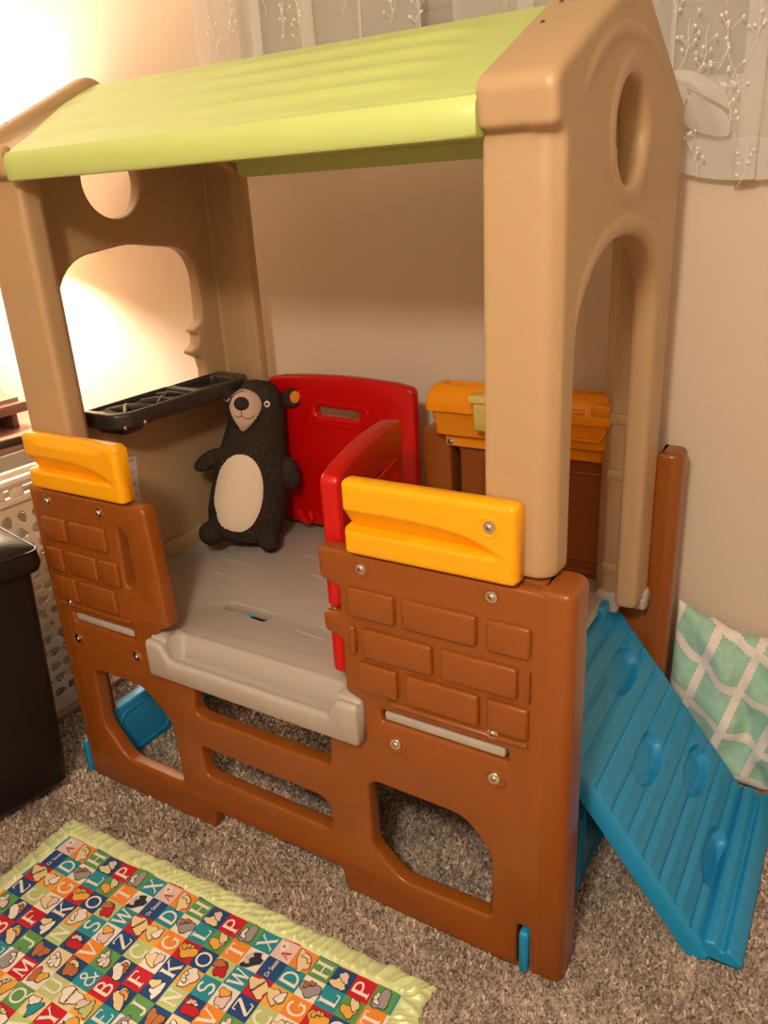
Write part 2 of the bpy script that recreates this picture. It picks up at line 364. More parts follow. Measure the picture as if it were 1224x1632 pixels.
# ------------------------------------------------------------------ PLAYHOUSE
PH = empty('playhouse', (-0.62, 0.37, 0)); tag(PH, 'plastic toy playhouse with lime roof, tan gables, brown brick base and blue climbing ramp', 'playhouse')
def corner_post(x0, x1, y0, y1, r, z1, z0=0.0, side=1):
    o = fil([(x0, y0 + .0016), (x0 + .024, y0 - .0007, 0), (x1, y0 - .0007, r), (x1, y1, r * .8), (x0, y1, .004)], n=8) if side > 0 else fil([(x0, y0 - .0007, r), (x1 - .022, y0 - .0007, 0), (x1, y0 + .0016, 0), (x1, y1, .004), (x0, y1, r * .8)], n=8)
    return prism(o, z0, z1, .012)
front_outline = fil([(-1.285, 0, .006), (-.843, 0, .008), (-.835, .058, .02), (-.455, .062, .02), (-.447, 0, .008), (-.040, 0, .004), (-.040, .118, .008), (-.010, .118, .008), (-.010, 0, .003), (.012, 0, .004),
    (.012, .850, .004), (-.443, .852, .014), (-.443, .788, .012), (-.402, .776, .008), (-.402, .722, .008), (-.443, .714, .012), (-.443, .674, .012), (-.402, .664, .008), (-.404, .545, .010), (-.366, .530, .008), (-.366, .434, .008), (-.455, .430, .012),
    (-.462, .338, .018), (-.850, .338, .018), (-.835, .428, .012), (-.945, .432, .006), (-.945, .515, .006), (-.925, .548, .006), (-.888, .562, .012), (-.893, .70, 0), (-.905, .852, .016), (-1.285, .852, .012)])
slot2 = fil([(-.845, .162, .018), (-.470, .158, .022), (-.474, .245, .034), (-.848, .250, .014)])
openR = fil([(-.367, .160, .055), (-.300, .098, .06), (-.093, .104, .020), (-.093, .270, .07), (-.150, .336, .06), (-.367, .340, .026)])
openL = fil([(-1.203, .190, .06), (-1.135, .104, .06), (-.932, .106, .012), (-.934, .290, .07), (-1.02, .366, .06), (-1.195, .366, .03)])
hslot = fil([(-1.008, .632, .014), (-.974, .652, .014), (-.974, .775, .014), (-1.000, .800, .014)])
stripR = fil([(-.323, .499), (-.060, .499), (-.060, .526), (-.323, .526)], .004, 3)
stripL = fil([(-1.226, .499), (-1.013, .499), (-1.013, .526), (-1.226, .526)], .004, 3)
fp = join(plate([front_outline, slot2, openR, openL, hslot, stripR, stripL], 0.0, 0.038, 0.0075), box(-.122, .0, .030, .0945, .790, .8545, .004), box(-1.275, -1.128, .030, .0845, .790, .8545, .004), corner_post(-.012, .052, 0.0, .095, .042, .856), corner_post(-1.294, -1.256, 0.0, .085, .02, .856, side=-1))
front = link('front_panel', fp, M['brown'], PH)
# embossed bricks: rows (z0,z1) and spans of x
BR = [(.724, .784, [(-.378, -.278), (-.262, -.116), (-.097, -.018)]), (.640, .702, [(-.381, -.367), (-.352, -.204), (-.187, -.041), (-.024, -.018)]), (.562, .626, [(-.366, -.280), (-.262, -.113), (-.097, -.020)]),
      (.724, .784, [(-1.262, -1.178), (-1.160, -1.040)]), (.640, .702, [(-1.268, -1.213), (-1.195, -1.092), (-1.076, -1.018)]), (.562, .626, [(-1.262, -1.185), (-1.168, -1.045)])]
for z0, z1, sp in BR:
    for x0, x1 in sp:
        b = box(-(x1 - x0) / 2, (x1 - x0) / 2, -.0095, .004, -(z1 - z0) / 2, (z1 - z0) / 2, .0060, 3)
        link('brick', b, M['brown'], front, loc=((x0 + x1) / 2, 0, (z0 + z1) / 2))
# raised mouldings (band under the lowest course and thin ribs)
for nm, path in (('moulding', [(-.300, 0, .556), (-.295, 0, .548), (-.10, 0, .548), (-.088, 0, .543), (-.072, 0, .548), (-.022, 0, .549)]), ('moulding', [(-1.262, 0, .548), (-1.01, 0, .548)])):
    link(nm, tube(path, 0.0, 10, flat=(.0055, .0065, (0, 1, 0))), M['brown'], front)
# the deck's tongues that show through the slots
# screws
def screw_mesh():
    a = lathe([(.0001, .0045), (.003, .0043), (.0055, .003), (.0068, .0008), (.0105, .0004), (.011, -.001), (.0001, -.001)], 14, 'Y')
    return a
SM = screw_mesh(); cr1 = box(-.0030, .0030, -.0046, -.0036, -.0007, .0007, 0); cr2 = box(-.0007, .0007, -.0046, -.0036, -.0030, .0030, 0)
CRS = join(cr1, cr2); SM.materials.append(M['steel'])
def screw(x, y, z, par, normal='-Y', s=1.0):
    o = link('screw', SM, M['steel'], par, loc=(x, y, z)); c = link('screw_cross', CRS, M['eye_dark'], o, loc=(x, y, z), smooth=0)
    rot = {'-Y': (0, 0, 0), '+Z': (-PI / 2, 0, 0), '+X': (0, 0, PI / 2), '+Y': (0, 0, PI)}[normal]
    for q in (o, c): q.rotation_euler = rot; q.scale = (s, s, s)
    c.matrix_parent_inverse = (Matrix.Translation((x, y, z)) @ Matrix.LocRotScale(None, __import__('mathutils').Euler(rot), Vector((s, s, s)))).inverted()
    return o
dimple = lathe([(.0125, -.001), (.0135, .0015), (.0165, .0025), (.0195, .0012), (.0205, -.002)], 20, 'Y')
washer = lathe([(.0001, .001), (.0115, .001), (.0125, 0), (.0001, -.0005)], 18, 'Y')
for x, z, big in ((-.346, .825, 0), (-.089, .826, 0), (-.294, .455, 1), (-.086, .454, 1), (-.088, .553, 0), (-1.231, .823, 0), (-1.051, .821, 0), (-1.229, .553, 0), (-1.229, .449, 1), (-1.016, .454, 1)):
    link('screw_recess', dimple, M['brown'], front, loc=(x, 0, z)).scale = (1.25, 1, 1) if big else (.85, .6, .85)
    if big: link('washer', washer, M['steel'], front, loc=(x, -.0008, z))
    screw(x, -.0015, z, front, s=1.0 if not big else .85)
screw(-.425, .020, .7155, front, '+Z')
# deck
dk = plate([fil([(-1.272, .012), (-.945, .012), (-.945, .046), (-.370, .046), (-.370, .012), (.012, .012), (.012, .150), (-.078, .150), (-.078, .655), (.012, .655), (.012, .715), (-1.272, .715)], .003, 2), fil([(-.900, .184), (-.755, .174), (-.752, .212), (-.897, .222)], .008, 3)], .497, .525, .004, 'XY')
# the front of the deck plate stays behind the brown panel except at its tongues
for v in dk.vertices:
    if v.co.y < .045 and (v.co.x < -.95 or v.co.x > -.365): v.co.y += .052
deck = link('deck', dk, M['grey'], PH)
link('deck_tongue', box(-.317, -.066, .0035, .09, .503, .5225, .004), M['grey'], deck)
link('deck_tongue', box(-1.222, -1.017, .0035, .09, .503, .5225, .004), M['grey'], deck)
def lip():
    secs = []
    def prof(t, e):   # t: 0 solid end block .. 1 open trough
        zt = .530 - .040 * t; dpt = .530 - (.006 + .052 * t) - 0.0
        zb = .436
        return [(.056, zb), (.056, .5255), (.047, .5265 if t > .5 else .532), (.040, .5225 - (.0 if t > .5 else -.010)), (.030, dpt if t > .5 else .533), (.000, dpt - .002 if t > .5 else .533), (-.006, zt - .003), (-.011, zt), (-.0185, zt - .001), (-.0235, zt - .006), (-.0245, zt - .014), (-.0245, zb + .006), (-.020, zb)]
    for x, t in ((-.9470, 0), (-.9455, 0), (-.913, 0), (-.900, .2), (-.886, .9), (-.878, 1), (-.60, 1), (-.445, 1), (-.434, .9), (-.424, .2), (-.412, 0), (-.372, 0), (-.3675, 0)):
        e = .004 if x in (-.9470, -.3675) else 0
        secs.append([Vector((x, y + (e if y < 0 else 0), z + (e if z < .45 else -e if z > .48 and e else 0))) for y, z in prof(t, e)])
    return loft(secs)
link('deck_lip', lip(), M['grey'], PH, smooth=50)
# shallow raised plank lines moulded into the deck
for (x0, x1, y) in ((-1.10, -.98, .41), (-.98, -.86, .27), (-.80, -.62, .43), (-.68, -.52, .34), (-.74, -.62, .255), (-.62, -.57, .215), (-.66, -.58, .175), (-.90, -.72, .52), (-.60, -.47, .55), (-1.05, -.92, .33), (-.80, -.74, .225)):
    link('deck_ridge', tube([(x0, y, .5250), (x1, y - .004, .5250)], 0, 8, flat=(.003, .0016, (0, 0, 1))), M['grey'], deck)
# hooks of the deck on the ramp side
for x0, x1, y0, y1 in ((-.100, -.045, .628, .676), (-.040, .012, .672, .708)):
    link('deck_hook', box(x0, x1, y0, y1, .485, .540, .010, 3), M['grey'], deck)
# ---- gables
def bead_mesh(pts, wd, h, closed, x):
    k = len(pts) - 1
    dive = lambda i: 0 if closed else -h * 1.3 * (1 - min(1, min(i, k - i) / max(2, k * .22)))
    return tube([(x - h * .45 + dive(i), y, z) for i, (y, z) in enumerate(pts)], 0, 12, closed, flat=(wd, h, (1, 0, 0)))
def gable(name, right):
    if right:
        xa, xb = -.045, .005; px0, px1 = -.114, .0045
        outline = fil([(.040, .862), (.101, .862, .01), (.103, 1.10, 0), (.106, 1.20, 0)] + [(y, z, 0) for y, z in ell2(.353, 1.205, .247, .160, 22, 2.15, PI, 0, False)] + [(.600, 1.20, 0), (.592, .527, .008), (.716, .527, .01), (.720, 1.50, 0), (.714, 1.524, .01), (.724, 1.585, .03), (.36, 1.757, .05), (-.006, 1.585, .03), (.004, 1.524, .01), (.034, 1.516, .01), (.038, 1.4, 0)], .004)
        holes = [ell2(.350, 1.525, .091, .080, 40)]
    else:
        xa, xb = -1.290, -1.250; px0, px1 = -1.268, -1.134
        outline = fil([(.060, .500), (.716, .500), (.722, 1.50, 0), (.735, 1.56), (.355, 1.735), (-.018, 1.565), (-.004, 1.530, 0), (.036, 1.525, 0), (.038, 1.0, 0), (.040, .862), (.060, .862)], .004)
        win_ = [(.150, 1.10, .03), (.155, .978, .012), (.600, .972, .01)]
        tree = [(.604, 1.010), (.596, 1.045), (.556, 1.066), (.556, 1.072), (.583, 1.085), (.594, 1.112), (.577, 1.124), (.578, 1.130), (.600, 1.138), (.613, 1.152)]
        up = [(.616, 1.19, 0), (.616, 1.345, .10), (.39, 1.372, .3), (.165, 1.345, .12)]
        holes = [fil([(.150, 1.10, 0), (.172, .978, .012), (.600, .972, .004)] + [(a, b, .004) for a, b in tree] + up, 0, 7), ell2(.372, 1.518, .088, .084, 40)]
    beads = [(ell2(.350, 1.525, .110, .099, 48), .017, .0075, True), (ell2(.355, 1.44, .290, .225, 40, 2.2, PI * .97, PI * .02, False), .012, .0062, False),
        ([(.086, 1.10), (.086, 1.14), (.086, 1.18)] + ell2(.353, 1.205, .268, .180, 30, 2.15, PI, 0, False) + [(.621, 1.16), (.620, 1.12), (.618, 1.06), (.616, .98)], .015, .0065, False)] if right else [(ell2(.372, 1.518, .100, .096, 40), .008, .004, True)]
    body = [plate([outline] + holes, xa, xb, .013 if right else .007, 'YZ', 4)]
    # front post, back post, rake flange with eave caps
    if right:
        pf = fil([(px0, .026, .008), (px1, .026, .034), (px1, .100, .004), (px1 - .03, .100, .004), (px0 + .02, .100, .004), (px0, .075, .004)], n=8)
        pb = fil([(px0 + .03, .640, .006), (px1 - .002, .640, .004), (px1 - .002, .718, .02), (px0, .718, .006), (px0, .680, .006)], n=5)
    else:
        pf = fil([(-1.286, .026, .03), (px1, .026, .014), (px1 - .004, .075, .012), (px1 - .02, .095, .01), (-1.286, .095, .004)], n=6)
        pb = fil([(-1.284, .690, .004), (-1.16, .690, .01), (-1.128, .700, .006), (-1.128, .735, .006), (-1.284, .735, .01)], n=5)
    body.append(prism(pf, .858 if right else .86, 1.545, .006)); body.append(prism(pb, .527, 1.54, .006))
    rake = fil([(.004, 1.524, .010), (-.006, 1.585, .026), (.36, 1.757, .05), (.724, 1.585, .026), (.716, 1.524, .01), (.690, 1.524, .01), (.36, 1.676, .01), (.034, 1.524, .02)], n=6)
    if right: body.append(plate([rake], -.113, .003, .014, 'YZ', 4))
    else:
        wide = fil([(.002, 1.524, .010), (-.004, 1.574, .014), (.018, 1.588, .01), (.032, 1.573, .006), (.36, 1.714, .02), (.688, 1.573, .006), (.702, 1.588, .01), (.722, 1.574, .014), (.716, 1.524, .01), (.690, 1.524, .01), (.36, 1.674, .01), (.034, 1.524, .02)], n=4)
        body.append(plate([wide], -1.2895, -1.130, .006, 'YZ', 3)); rake = [(y, z - .010) for y, z in rake]
        body.append(plate([rake], -1.2915, -1.252, .008, 'YZ', 3))
    for pts, wd, h, closed in beads: body.append(bead_mesh(pts, wd, h, closed, xb))
    me = modded(join(*body), ('REMESH', dict(mode='VOXEL', voxel_size=.0036)), ('SMOOTH', dict(factor=.5, iterations=5)))
    me.materials.clear()
    return link(name, me, M['tan'], PH, smooth=180)
gr = gable('gable_panel', True); gl = gable('gable_panel', False)
XO = .005
def bead(par, pts, wd, h, closed=False, x=XO, mt='tan'):
    k = len(pts) - 1; sg = 1 if x == XO else -1; sg = 1 if x > -1 else 1
    dive = lambda i: 0 if closed else -h * 1.3 * (1 - min(1, min(i, k - i) / max(2, k * .22)))
    return link('moulding', tube([(x - h * .45 + dive(i), y, z) for i, (y, z) in enumerate(pts)], 0, 12, closed, flat=(wd, h, (1, 0, 0))), M[mt], par)
link('moulding', box(-1.252, -1.236, .064, .700, .520, .572, .006, 2), M['tan'], gl)
for yy, zz in ((.505, .905), (.415, .885)):
    bead(gl, ell2(yy, zz, .012, .020, 16), .003, .002, True, -1.250)
# inner lip of the back right post and its fasteners
for z in (.965, .835, .60):
    link('post_notch', box(-.088, -.050, .6345, .655, z - .012, z + .012, .004), M['tan'], gr)
# label on the inner wall
lab = link('instruction_label', plate([[(.224, .690), (.284, .690), (.297, .842), (.238, .852)]], -1.2498, -1.2490, .0002, 'YZ', 0), M['paper'], gl, smooth=0)
for i in range(13):
    zz = .704 + i * .0108; yo = .227 + (zz - .69) * .085
    link('printed_line', box(-1.2489, -1.2487, yo + .004, yo + .048 - .012 * (i % 3), zz, zz + .004, 0), M['ink'], lab, smooth=0)
# ---- roof
def roof():
    prof_top = []; nS = 44
    xs = [-1.121, -1.118, -1.095, -1.065, -1.035, -1.0, -.7, -.45, -.31, -.275, -.245, -.215, -.18, -.112, -.108]
    secs = []
    for x in xs:
        amp = ss(-1.10, -1.07, x) * (1 - ss(-.30, -.20, x)); e = 1 if x in (-1.121, -.108) else 0
        top = []
        for i in range(nS + 1):
            s = i / nS; y = .012 + .348 * s; z = 1.572 + .152 * s
            r = 0
            for c in (.20, .40, .60, .80): r += ss(c - .055, c - .012, s) * (1 - ss(c + .004, c + .085, s))
            if s < .02: z -= .002
            top.append((y, z + (.0085 * r + .0) * amp))
        front = [(.012, 1.516), (-.001, 1.517), (-.0050, 1.522), (-.0065, 1.546), (-.0045, 1.558), (.003, 1.568)]
        half = front + top
        back = [(.72 - y, z) for y, z in half[::-1]]
        under = [(.702, 1.516), (.692, 1.526), (.690, 1.548), (.360, 1.700), (.030, 1.548), (.028, 1.526), (.018, 1.516)]
        loop = half + back[1:] + under
        cy, cz = .36, 1.62
        ext = lambda y, z: -.124 * ss(1.02, 1.10, -x) * ss(-.01, .32, min(y, .72 - y)) if x < -1.02 else 0
        secs.append([Vector((x + ext(y, z), y + (cy - y) * .006 * e, z + (cz - z) * .02 * e)) for y, z in loop])
    return loft(secs)
rf = link('roof', roof(), M['green'], PH, smooth=40)
# rivet dots along the left rake
rv = ellip((0, 0, 0), (.004, .004, .003), u=8, v=6); rv.materials.append(M['steel'])
for y in (.05, .13, .21, .28):
    link('rivet', rv, M['steel'], gl, loc=(-1.272, y, 1.5745 + (y + .006) * .470))
rv2 = ellip((0, 0, 0), (.004, .004, .004), u=8, v=6); rv2.materials.append(M['eye_dark'])
for y in (.17, .245, .34): link('rivet', rv2, M['eye_dark'], gr, loc=(-.082, y, 1.5835 + (y + .006) * .470))
# ---- planter-like rails (orange)
def plank(x0, x1, z0, z1, yf, yb, gx, scoop=0.0):
    """moulded board: a groove along its front that sweeps down and closes near the right end"""
    secs = []; N = 60; H = z1 - z0; W_ = x1 - x0; nz_ = 40
    def front(t, s):
        end = gx[1]; c0 = .32; c1 = .62 - .30 * (min(1, t / end)) ** 5.0
        if t < end and c0 < s < c1:
            q = (s - c0) / (c1 - c0); return .029 * ss(0, .10, q) * (1 - q) ** .9 * (1 - ss(end - .22, end, t))
        return 0.0
    for i in range(N + 1):
        t = i / N; d = min(t, 1 - t) * W_; r = .014
        e = r - math.sqrt(max(0, r * r - (r - min(r, d)) ** 2)) if d < r else 0
        p = []
        for k in range(nz_ + 1):
            s = k / nz_; zz = z0 + H * s; hd = min(s, 1 - s) * H; rr = .011 if s < .5 else .015
            ez = rr - math.sqrt(max(0, rr * rr - (rr - min(rr, hd)) ** 2)) if hd < rr else 0
            p.append((yf + max(e * .8, ez) + front(t, s) + scoop * ss(.80, .95, s) * ss(.10, .25, t) * (1 - ss(.72, .9, t)), zz))
        p += [(yb - .004, z1 - .001), (yb, z1 - .006), (yb, z0 + .006), (yb - .004, z0)]
        ex = 0
        zc = (z0 + z1) / 2; k2 = 1 - min(.10, e / H * .9)
        secs.append([Vector((x0 + W_ * t, y, zc + (z - zc) * k2)) for y, z in p])
    return loft(secs)
pr = link('rail_board', plank(-.374, -.042, .854, .996, -.012, .024, (.75, .95)), M['orange'], PH, smooth=50)
link('screw_recess', dimple, M['orange'], pr, loc=(-.090, -.0115, .955)).scale = (1.1, .8, 1.0)
screw(-.087, -.0135, .955, pr)
pl_ = link('rail_board', plank(-1.264, -.948, .856, .990, -.012, .024, (.72, .95), .010), M['orange'], PH, smooth=50)
# ---- red half doors
def door_mesh(w_, z0, z1, th):
    top = [(w_, z1 - .012, .02)] + [(w_ * (1 - i / 8), z1 + .012 * math.sin(PI * i / 8) - .012 + .006, 0) for i in range(1, 8)] + [(0, z1 - .012, .02)]
    ol = fil([(0, z0, .012), (w_, z0, .012)] + top)
    sl = fil([(w_ * .34, z1 - .108), (w_ * .64, z1 - .112), (w_ * .64, z1 - .088), (w_ * .34, z1 - .084)], .010, 4)
    return plate([ol, sl], -th / 2, th / 2, .010, 'XZ', 3), sl
bd, sl = door_mesh(.482, .548, .996, .034); bd.transform(Matrix.Translation((-1.090, .690, 0)))
bdoor = link('half_door', bd, M['red'], PH); bdoor['label'] = 'closed red half door behind the bear'
def dbead(par, pts, y, closed=False, mtx=None, wd=.006, h=.004):
    me = tube([(x, y, z) for x, z in pts], 0, 8, closed, flat=(wd, h, (0, 1, 0)))
    if mtx: me.transform(mtx)
    return link('moulding', me, M['red'], par)
dbead(bdoor, [(-.945, .868), (-.945, .928), (-.760, .922), (-.748, .905)], .673)
dbead(bdoor, [(-.945, .868), (-.770, .862)], .673)
for zz in (.82, .74): dbead(bdoor, [(-1.05, zz + .004), (-.66, zz - .004)], .673, wd=.004, h=.003)
hk = tube([(-1.020, .672, .585), (-1.000, .667, .560), (-.980, .668, .555), (-.968, .668, .570), (-.975, .668, .595)], .010, 8)
link('door_hook', hk, M['red'], bdoor)
fd, sl = door_mesh(.405, .560, .990, .040)
A = Matrix.Translation((-.428, .034, 0)) @ Matrix.Rotation(math.radians(90 + 13.3), 4, 'Z')
fd.transform(A); fdoor = link('half_door', fd, M['red'], PH); fdoor['label'] = 'red half door swung open into the house'
for sgn in (1, -1):
    dbead(fdoor, [(.06, .90), (.06, .62), (.34, .62), (.34, .90)], .020 * sgn, True, A, .006, .004)
for z0, z1 in ((.576, .668), (.722, .784)):
    link('hinge_knuckle', lathe([(.0001, z0), (.014, z0), (.0185, z0 + .006), (.0185, z1 - .006), (.014, z1), (.0001, z1)], 16, 'Z', (-.424, .028, 0)), M['red'], fdoor)
# ---- black tray shelf on the left window
def shelf():
    ol = fil([(-1.246, .150, .012), (-1.135, .150, .035), (-1.108, .190, .03), (-1.108, .600, .03), (-1.130, .640, .02), (-1.246, .655, .01)], n=6)
    inner = fil([(-1.236, .175, .006), (-1.142, .178, .012), (-1.128, .20, .01), (-1.128, .430, .006), (-1.236, .430, .006)], n=3)
    pan = fil([(-1.232, .455), (-1.130, .455), (-1.130, .590), (-1.232, .600)], .014, 4)
    rim = plate([ol, inner, pan], .960, 1.000, .008, 'XY', 3)
    base = plate([fil([(-1.244, .156), (-1.135, .156), (-1.114, .19), (-1.114, .62), (-1.244, .645)], .01, 3)], .960, .981, .004, 'XY')
    return join(rim, base)
sh = link('tray_shelf', shelf(), M['black'], PH)
for (x0, y0, x1, y1, r) in ((-1.225, .21, -1.145, .29, .008), (-1.150, .205, -1.225, .275, .007), (-1.22, .32, -1.14, .36, .006), (-1.145, .305, -1.205, .40, .006), (-1.20, .24, -1.16, .345, .007), (-1.23, .385, -1.15, .415, .006), (-1.225, .18, -1.16, .195, .006)):
    link('tray_relief', tube([(x0, y0, .990), ((x0 + x1) / 2, (y0 + y1) / 2, .994), (x1, y1, .990)], [r * .7, r * 1.1, r * .7], 8), M['black'], sh)
link('tray_bracket', box(-1.246, -1.150, .19, .26, .935, .965, .012, 3), M['black'], sh)
link('tray_bracket', box(-1.246, -1.180, .50, .56, .935, .965, .012, 3), M['black'], sh)
for yy in (.172, .225): screw(-1.107 if yy > .2 else -1.118, yy, .966 if yy < .2 else .968, sh, '+X', .6)
# ---- blue side skirts and corner tabs
def skirt(x, z1, name='side_skirt', rib=1):
    ol = fil([(.062, .004), (.705, .004), (.705, z1), (.062, z1)], .014, 4)
    s = link(name, plate([ol], x - .02, x + .02, .008, 'YZ', 3), M['blue'], PH)
    for y0, y1 in ((.085, .24), (.265, .47), (.495, .68)):
        for sx in (-1, 1):
            bp = fil([(y0, .025), (y1, .025), (y1, z1 - .025), (y0, z1 - .025)], .02, 4)
            link('moulding', tube([(x + sx * .02, a, b) for a, b in bp], 0, 8, True, flat=(.005, .004, (1, 0, 0))), M['blue'], s)
    return s
skl = skirt(-1.262, .178); skr = skirt(-.012, .240)
link('corner_tab', box(-.034, -.014, -.006, .050, .002, .106, .007, 3), M['blue'], skr)
link('corner_tab', box(-1.315, -1.297, -.004, .050, .002, .104, .006, 3), M['blue'], skl)
# ---- back panel
bo = fil([(-1.285, 0), (-.92, 0), (-.90, .05), (-.36, .05), (-.34, 0), (.012, 0), (.012, .835, .004), (-.500, .835, .015), (-.520, .868, .012), (-.612, .872, .012), (-.612, .545, .01), (-1.085, .545, .01), (-1.10, .85, .012), (-1.285, .85, .01)], .012)
bs = fil([(-.528, .60), (-.500, .60), (-.500, .815), (-.516, .835), (-.528, .815)], .010, 4)
bl1 = fil([(-1.20, .10), (-.95, .10), (-.95, .33), (-1.20, .33)], .05); bl2 = fil([(-.31, .10), (-.09, .10), (-.09, .33), (-.31, .33)], .05); bl3 = fil([(-.85, .16), (-.41, .16), (-.41, .25), (-.85, .25)], .02); bl4 = fil([(-.85, .34), (-.41, .34), (-.41, .44), (-.85, .44)], .02)
back = link('back_panel', join(plate([bo, bs, bl1, bl2, bl3, bl4], .720, .785, .008), prism(fil([(.0, .720), (.056, .715, .035), (.058, .800, .04), (.0, .800)], .004, 7), 0, .872, .012), prism(fil([(-1.296, .715, .02), (-1.26, .715), (-1.26, .80), (-1.296, .80, .02)], .004, 5), 0, .866, .012)), M['brown'], PH)
for x0, x1 in ((-.435, -.285), (-.245, -.105)):
    for inset, hh in ((0, .004), (.016, .003)):
        bp = fil([(x0 + inset, .555 + inset), (x1 - inset, .555 + inset), (x1 - inset, .800 - inset), (x0 + inset, .800 - inset)], .008, 3)
        link('moulding', tube([(a, .720, b) for a, b in bp], 0, 8, True, flat=(.004, hh, (0, 1, 0))), M['brown'], back)
for zz, xa_, xb_ in ((.575, -.250, -.11), (.540, -.30, -.10)): link('moulding', tube([(xa_, .720, zz), (xb_, .720, zz - .003)], 0, 8, flat=(.005, .006, (0, 1, 0))), M['brown'], back)
# ---- orange planter box on the back panel
def planter():
    secs = []
    rows = [(.838, -.530, -.085, .700, .716), (.862, -.532, -.085, .699, .716), (.868, -.535, -.085, .690, .716), (.876, -.546, -.085, .672, .716), (.935, -.552, -.083, .660, .716), (.938, -.553, -.083, .658, .716), (.941, -.562, -.077, .648, .718), (.958, -.563, -.076, .647, .719), (.985, -.558, -.079, .655, .719), (1.000, -.548, -.084, .664, .719), (1.006, -.540, -.088, .672, .718)]
    for z, x0, x1, y0, y1 in rows:
        secs.append([Vector((x, y, z)) for x, y in fil([(x0, y0), (x1, y0), (x1, y1), (x0, y1)], .014 if z > .87 else .006, 4)])
    hole = [Vector((x, y, 1.006)) for x, y in fil([(-.520, .684), (-.112, .684), (-.112, .710), (-.520, .710)], .008, 4)]
    bot = [Vector((p.x * .98 - .006, .69 + (p.y - .69) * .8, .972)) for p in hole]
    secs += [hole, bot]
    return loft(secs)
pb_ = link('planter_box', planter(), M['deep_orange'], PH, smooth=45)
screw(-.514, .6985, .849, pb_)
link('moulding', tube([(-.240, .663, .905), (-.120, .663, .900), (-.106, .664, .915), (-.102, .664, .935)], 0, 8, flat=(.004, .006, (0, 1, 0))), M['deep_orange'], pb_)
link('moulding', box(-.135, -.088, .644, .675, .962, .992, .008, 3), M['deep_orange'], pb_)
link('moulding', tube([(-.26, .650, .972), (-.150, .650, .969)], 0, 8, flat=(.006, .006, (0, 0, 1))), M['deep_orange'], pb_)
# ---- ramp
def ramp():
    # surface plane: x + .77 z = .303 ; s = 0 at the top, 1 on the floor
    T = Vector((-.080, 0, .497)); B = Vector((.296, 0, .009)); D = (B - T); Ln = D.length; D /= Ln
    Nn = Vector((.47, 0, .362)).normalized()
    y0, y1 = .190, .705
    foot = [(.215, .545, .088), (.475, .420, .085), (.69, .560, .082), (.895, .415, .082)]
    ribs = [.075, .165, .255, .345, .435, .525, .615, .705, .795, .885, .965]
    ns, ny = 180, 110
    V = []; F = []
    def h(s, y):
        d = 0
        for c in ribs: d -= .0065 * math.exp(-((s - c) / .010) ** 2)
        for c in ribs: d += .0012 * math.exp(-((s - c - .024) / .012) ** 2)
        for fs, fy, fr_ in foot:
            yy_ = abs((y - fy) / fr_); q = (abs((s - fs) / .062) ** 2.6 + yy_ ** 2.2) ; k_ = 1 - ss(.62, 1.06, q); d = d * (1 - k_) - .021 * k_
        ey = min(y - y0, y1 - y); d *= ss(.002, .022, ey)
        d -= .010 * (1 - ss(0, .014, ey)) ** 2
        d -= .010 * (1 - ss(0, .03, s)) ** 2 + .008 * (1 - ss(0, .02, 1 - s)) ** 2
        return d
    for i in range(ns + 1):
        for j in range(ny + 1):
            s = i / ns; y = y0 + (y1 - y0) * (j / ny)
            s2 = s
            p = T + D * (Ln * s2) + Nn * h(s, y); V.append((p.x, y, p.z))
    for i in range(ns):
        for j in range(ny):
            a = i * (ny + 1) + j; F.append((a, a + ny + 1, a + ny + 2, a + 1))
    # underside shell
    k = len(V); ring = [i * (ny + 1) for i in range(ns + 1)] + [ns * (ny + 1) + j for j in range(1, ny + 1)] + [i * (ny + 1) + ny for i in range(ns - 1, -1, -1)] + [j for j in range(ny - 1, 0, -1)]
    for r in ring:
        p = Vector(V[r]) - Nn * .034; V.append((p.x, p.y, max(p.z, .001)))
    n = len(ring)
    for q in range(n): F.append((ring[q], k + q, k + (q + 1) % n, ring[(q + 1) % n])[::-1])
    F.append(tuple(k + q for q in range(n)))
    return fix(mesh(V, F))
rp = link('climbing_ramp', ramp(), M['blue'], PH, smooth=50); rp['label'] = 'blue ramp with ribs and four oval footholds'
for y0, y1 in ((.585, .650), (.672, .703)):
    link('ramp_hook', box(-.100, -.062, y0, y1, .470, .520, .009, 3), M['blue'], rp)
link('ramp_foot', plate([fil([(.250, .003, .004), (.346, .003, .006), (.350, .018, .008), (.322, .048, .012), (.309, .034, .004), (.296, .052, .006), (.276, .050, .01)], n=4)], .196, .700, .008, 'XZ'), M['blue'], rp)

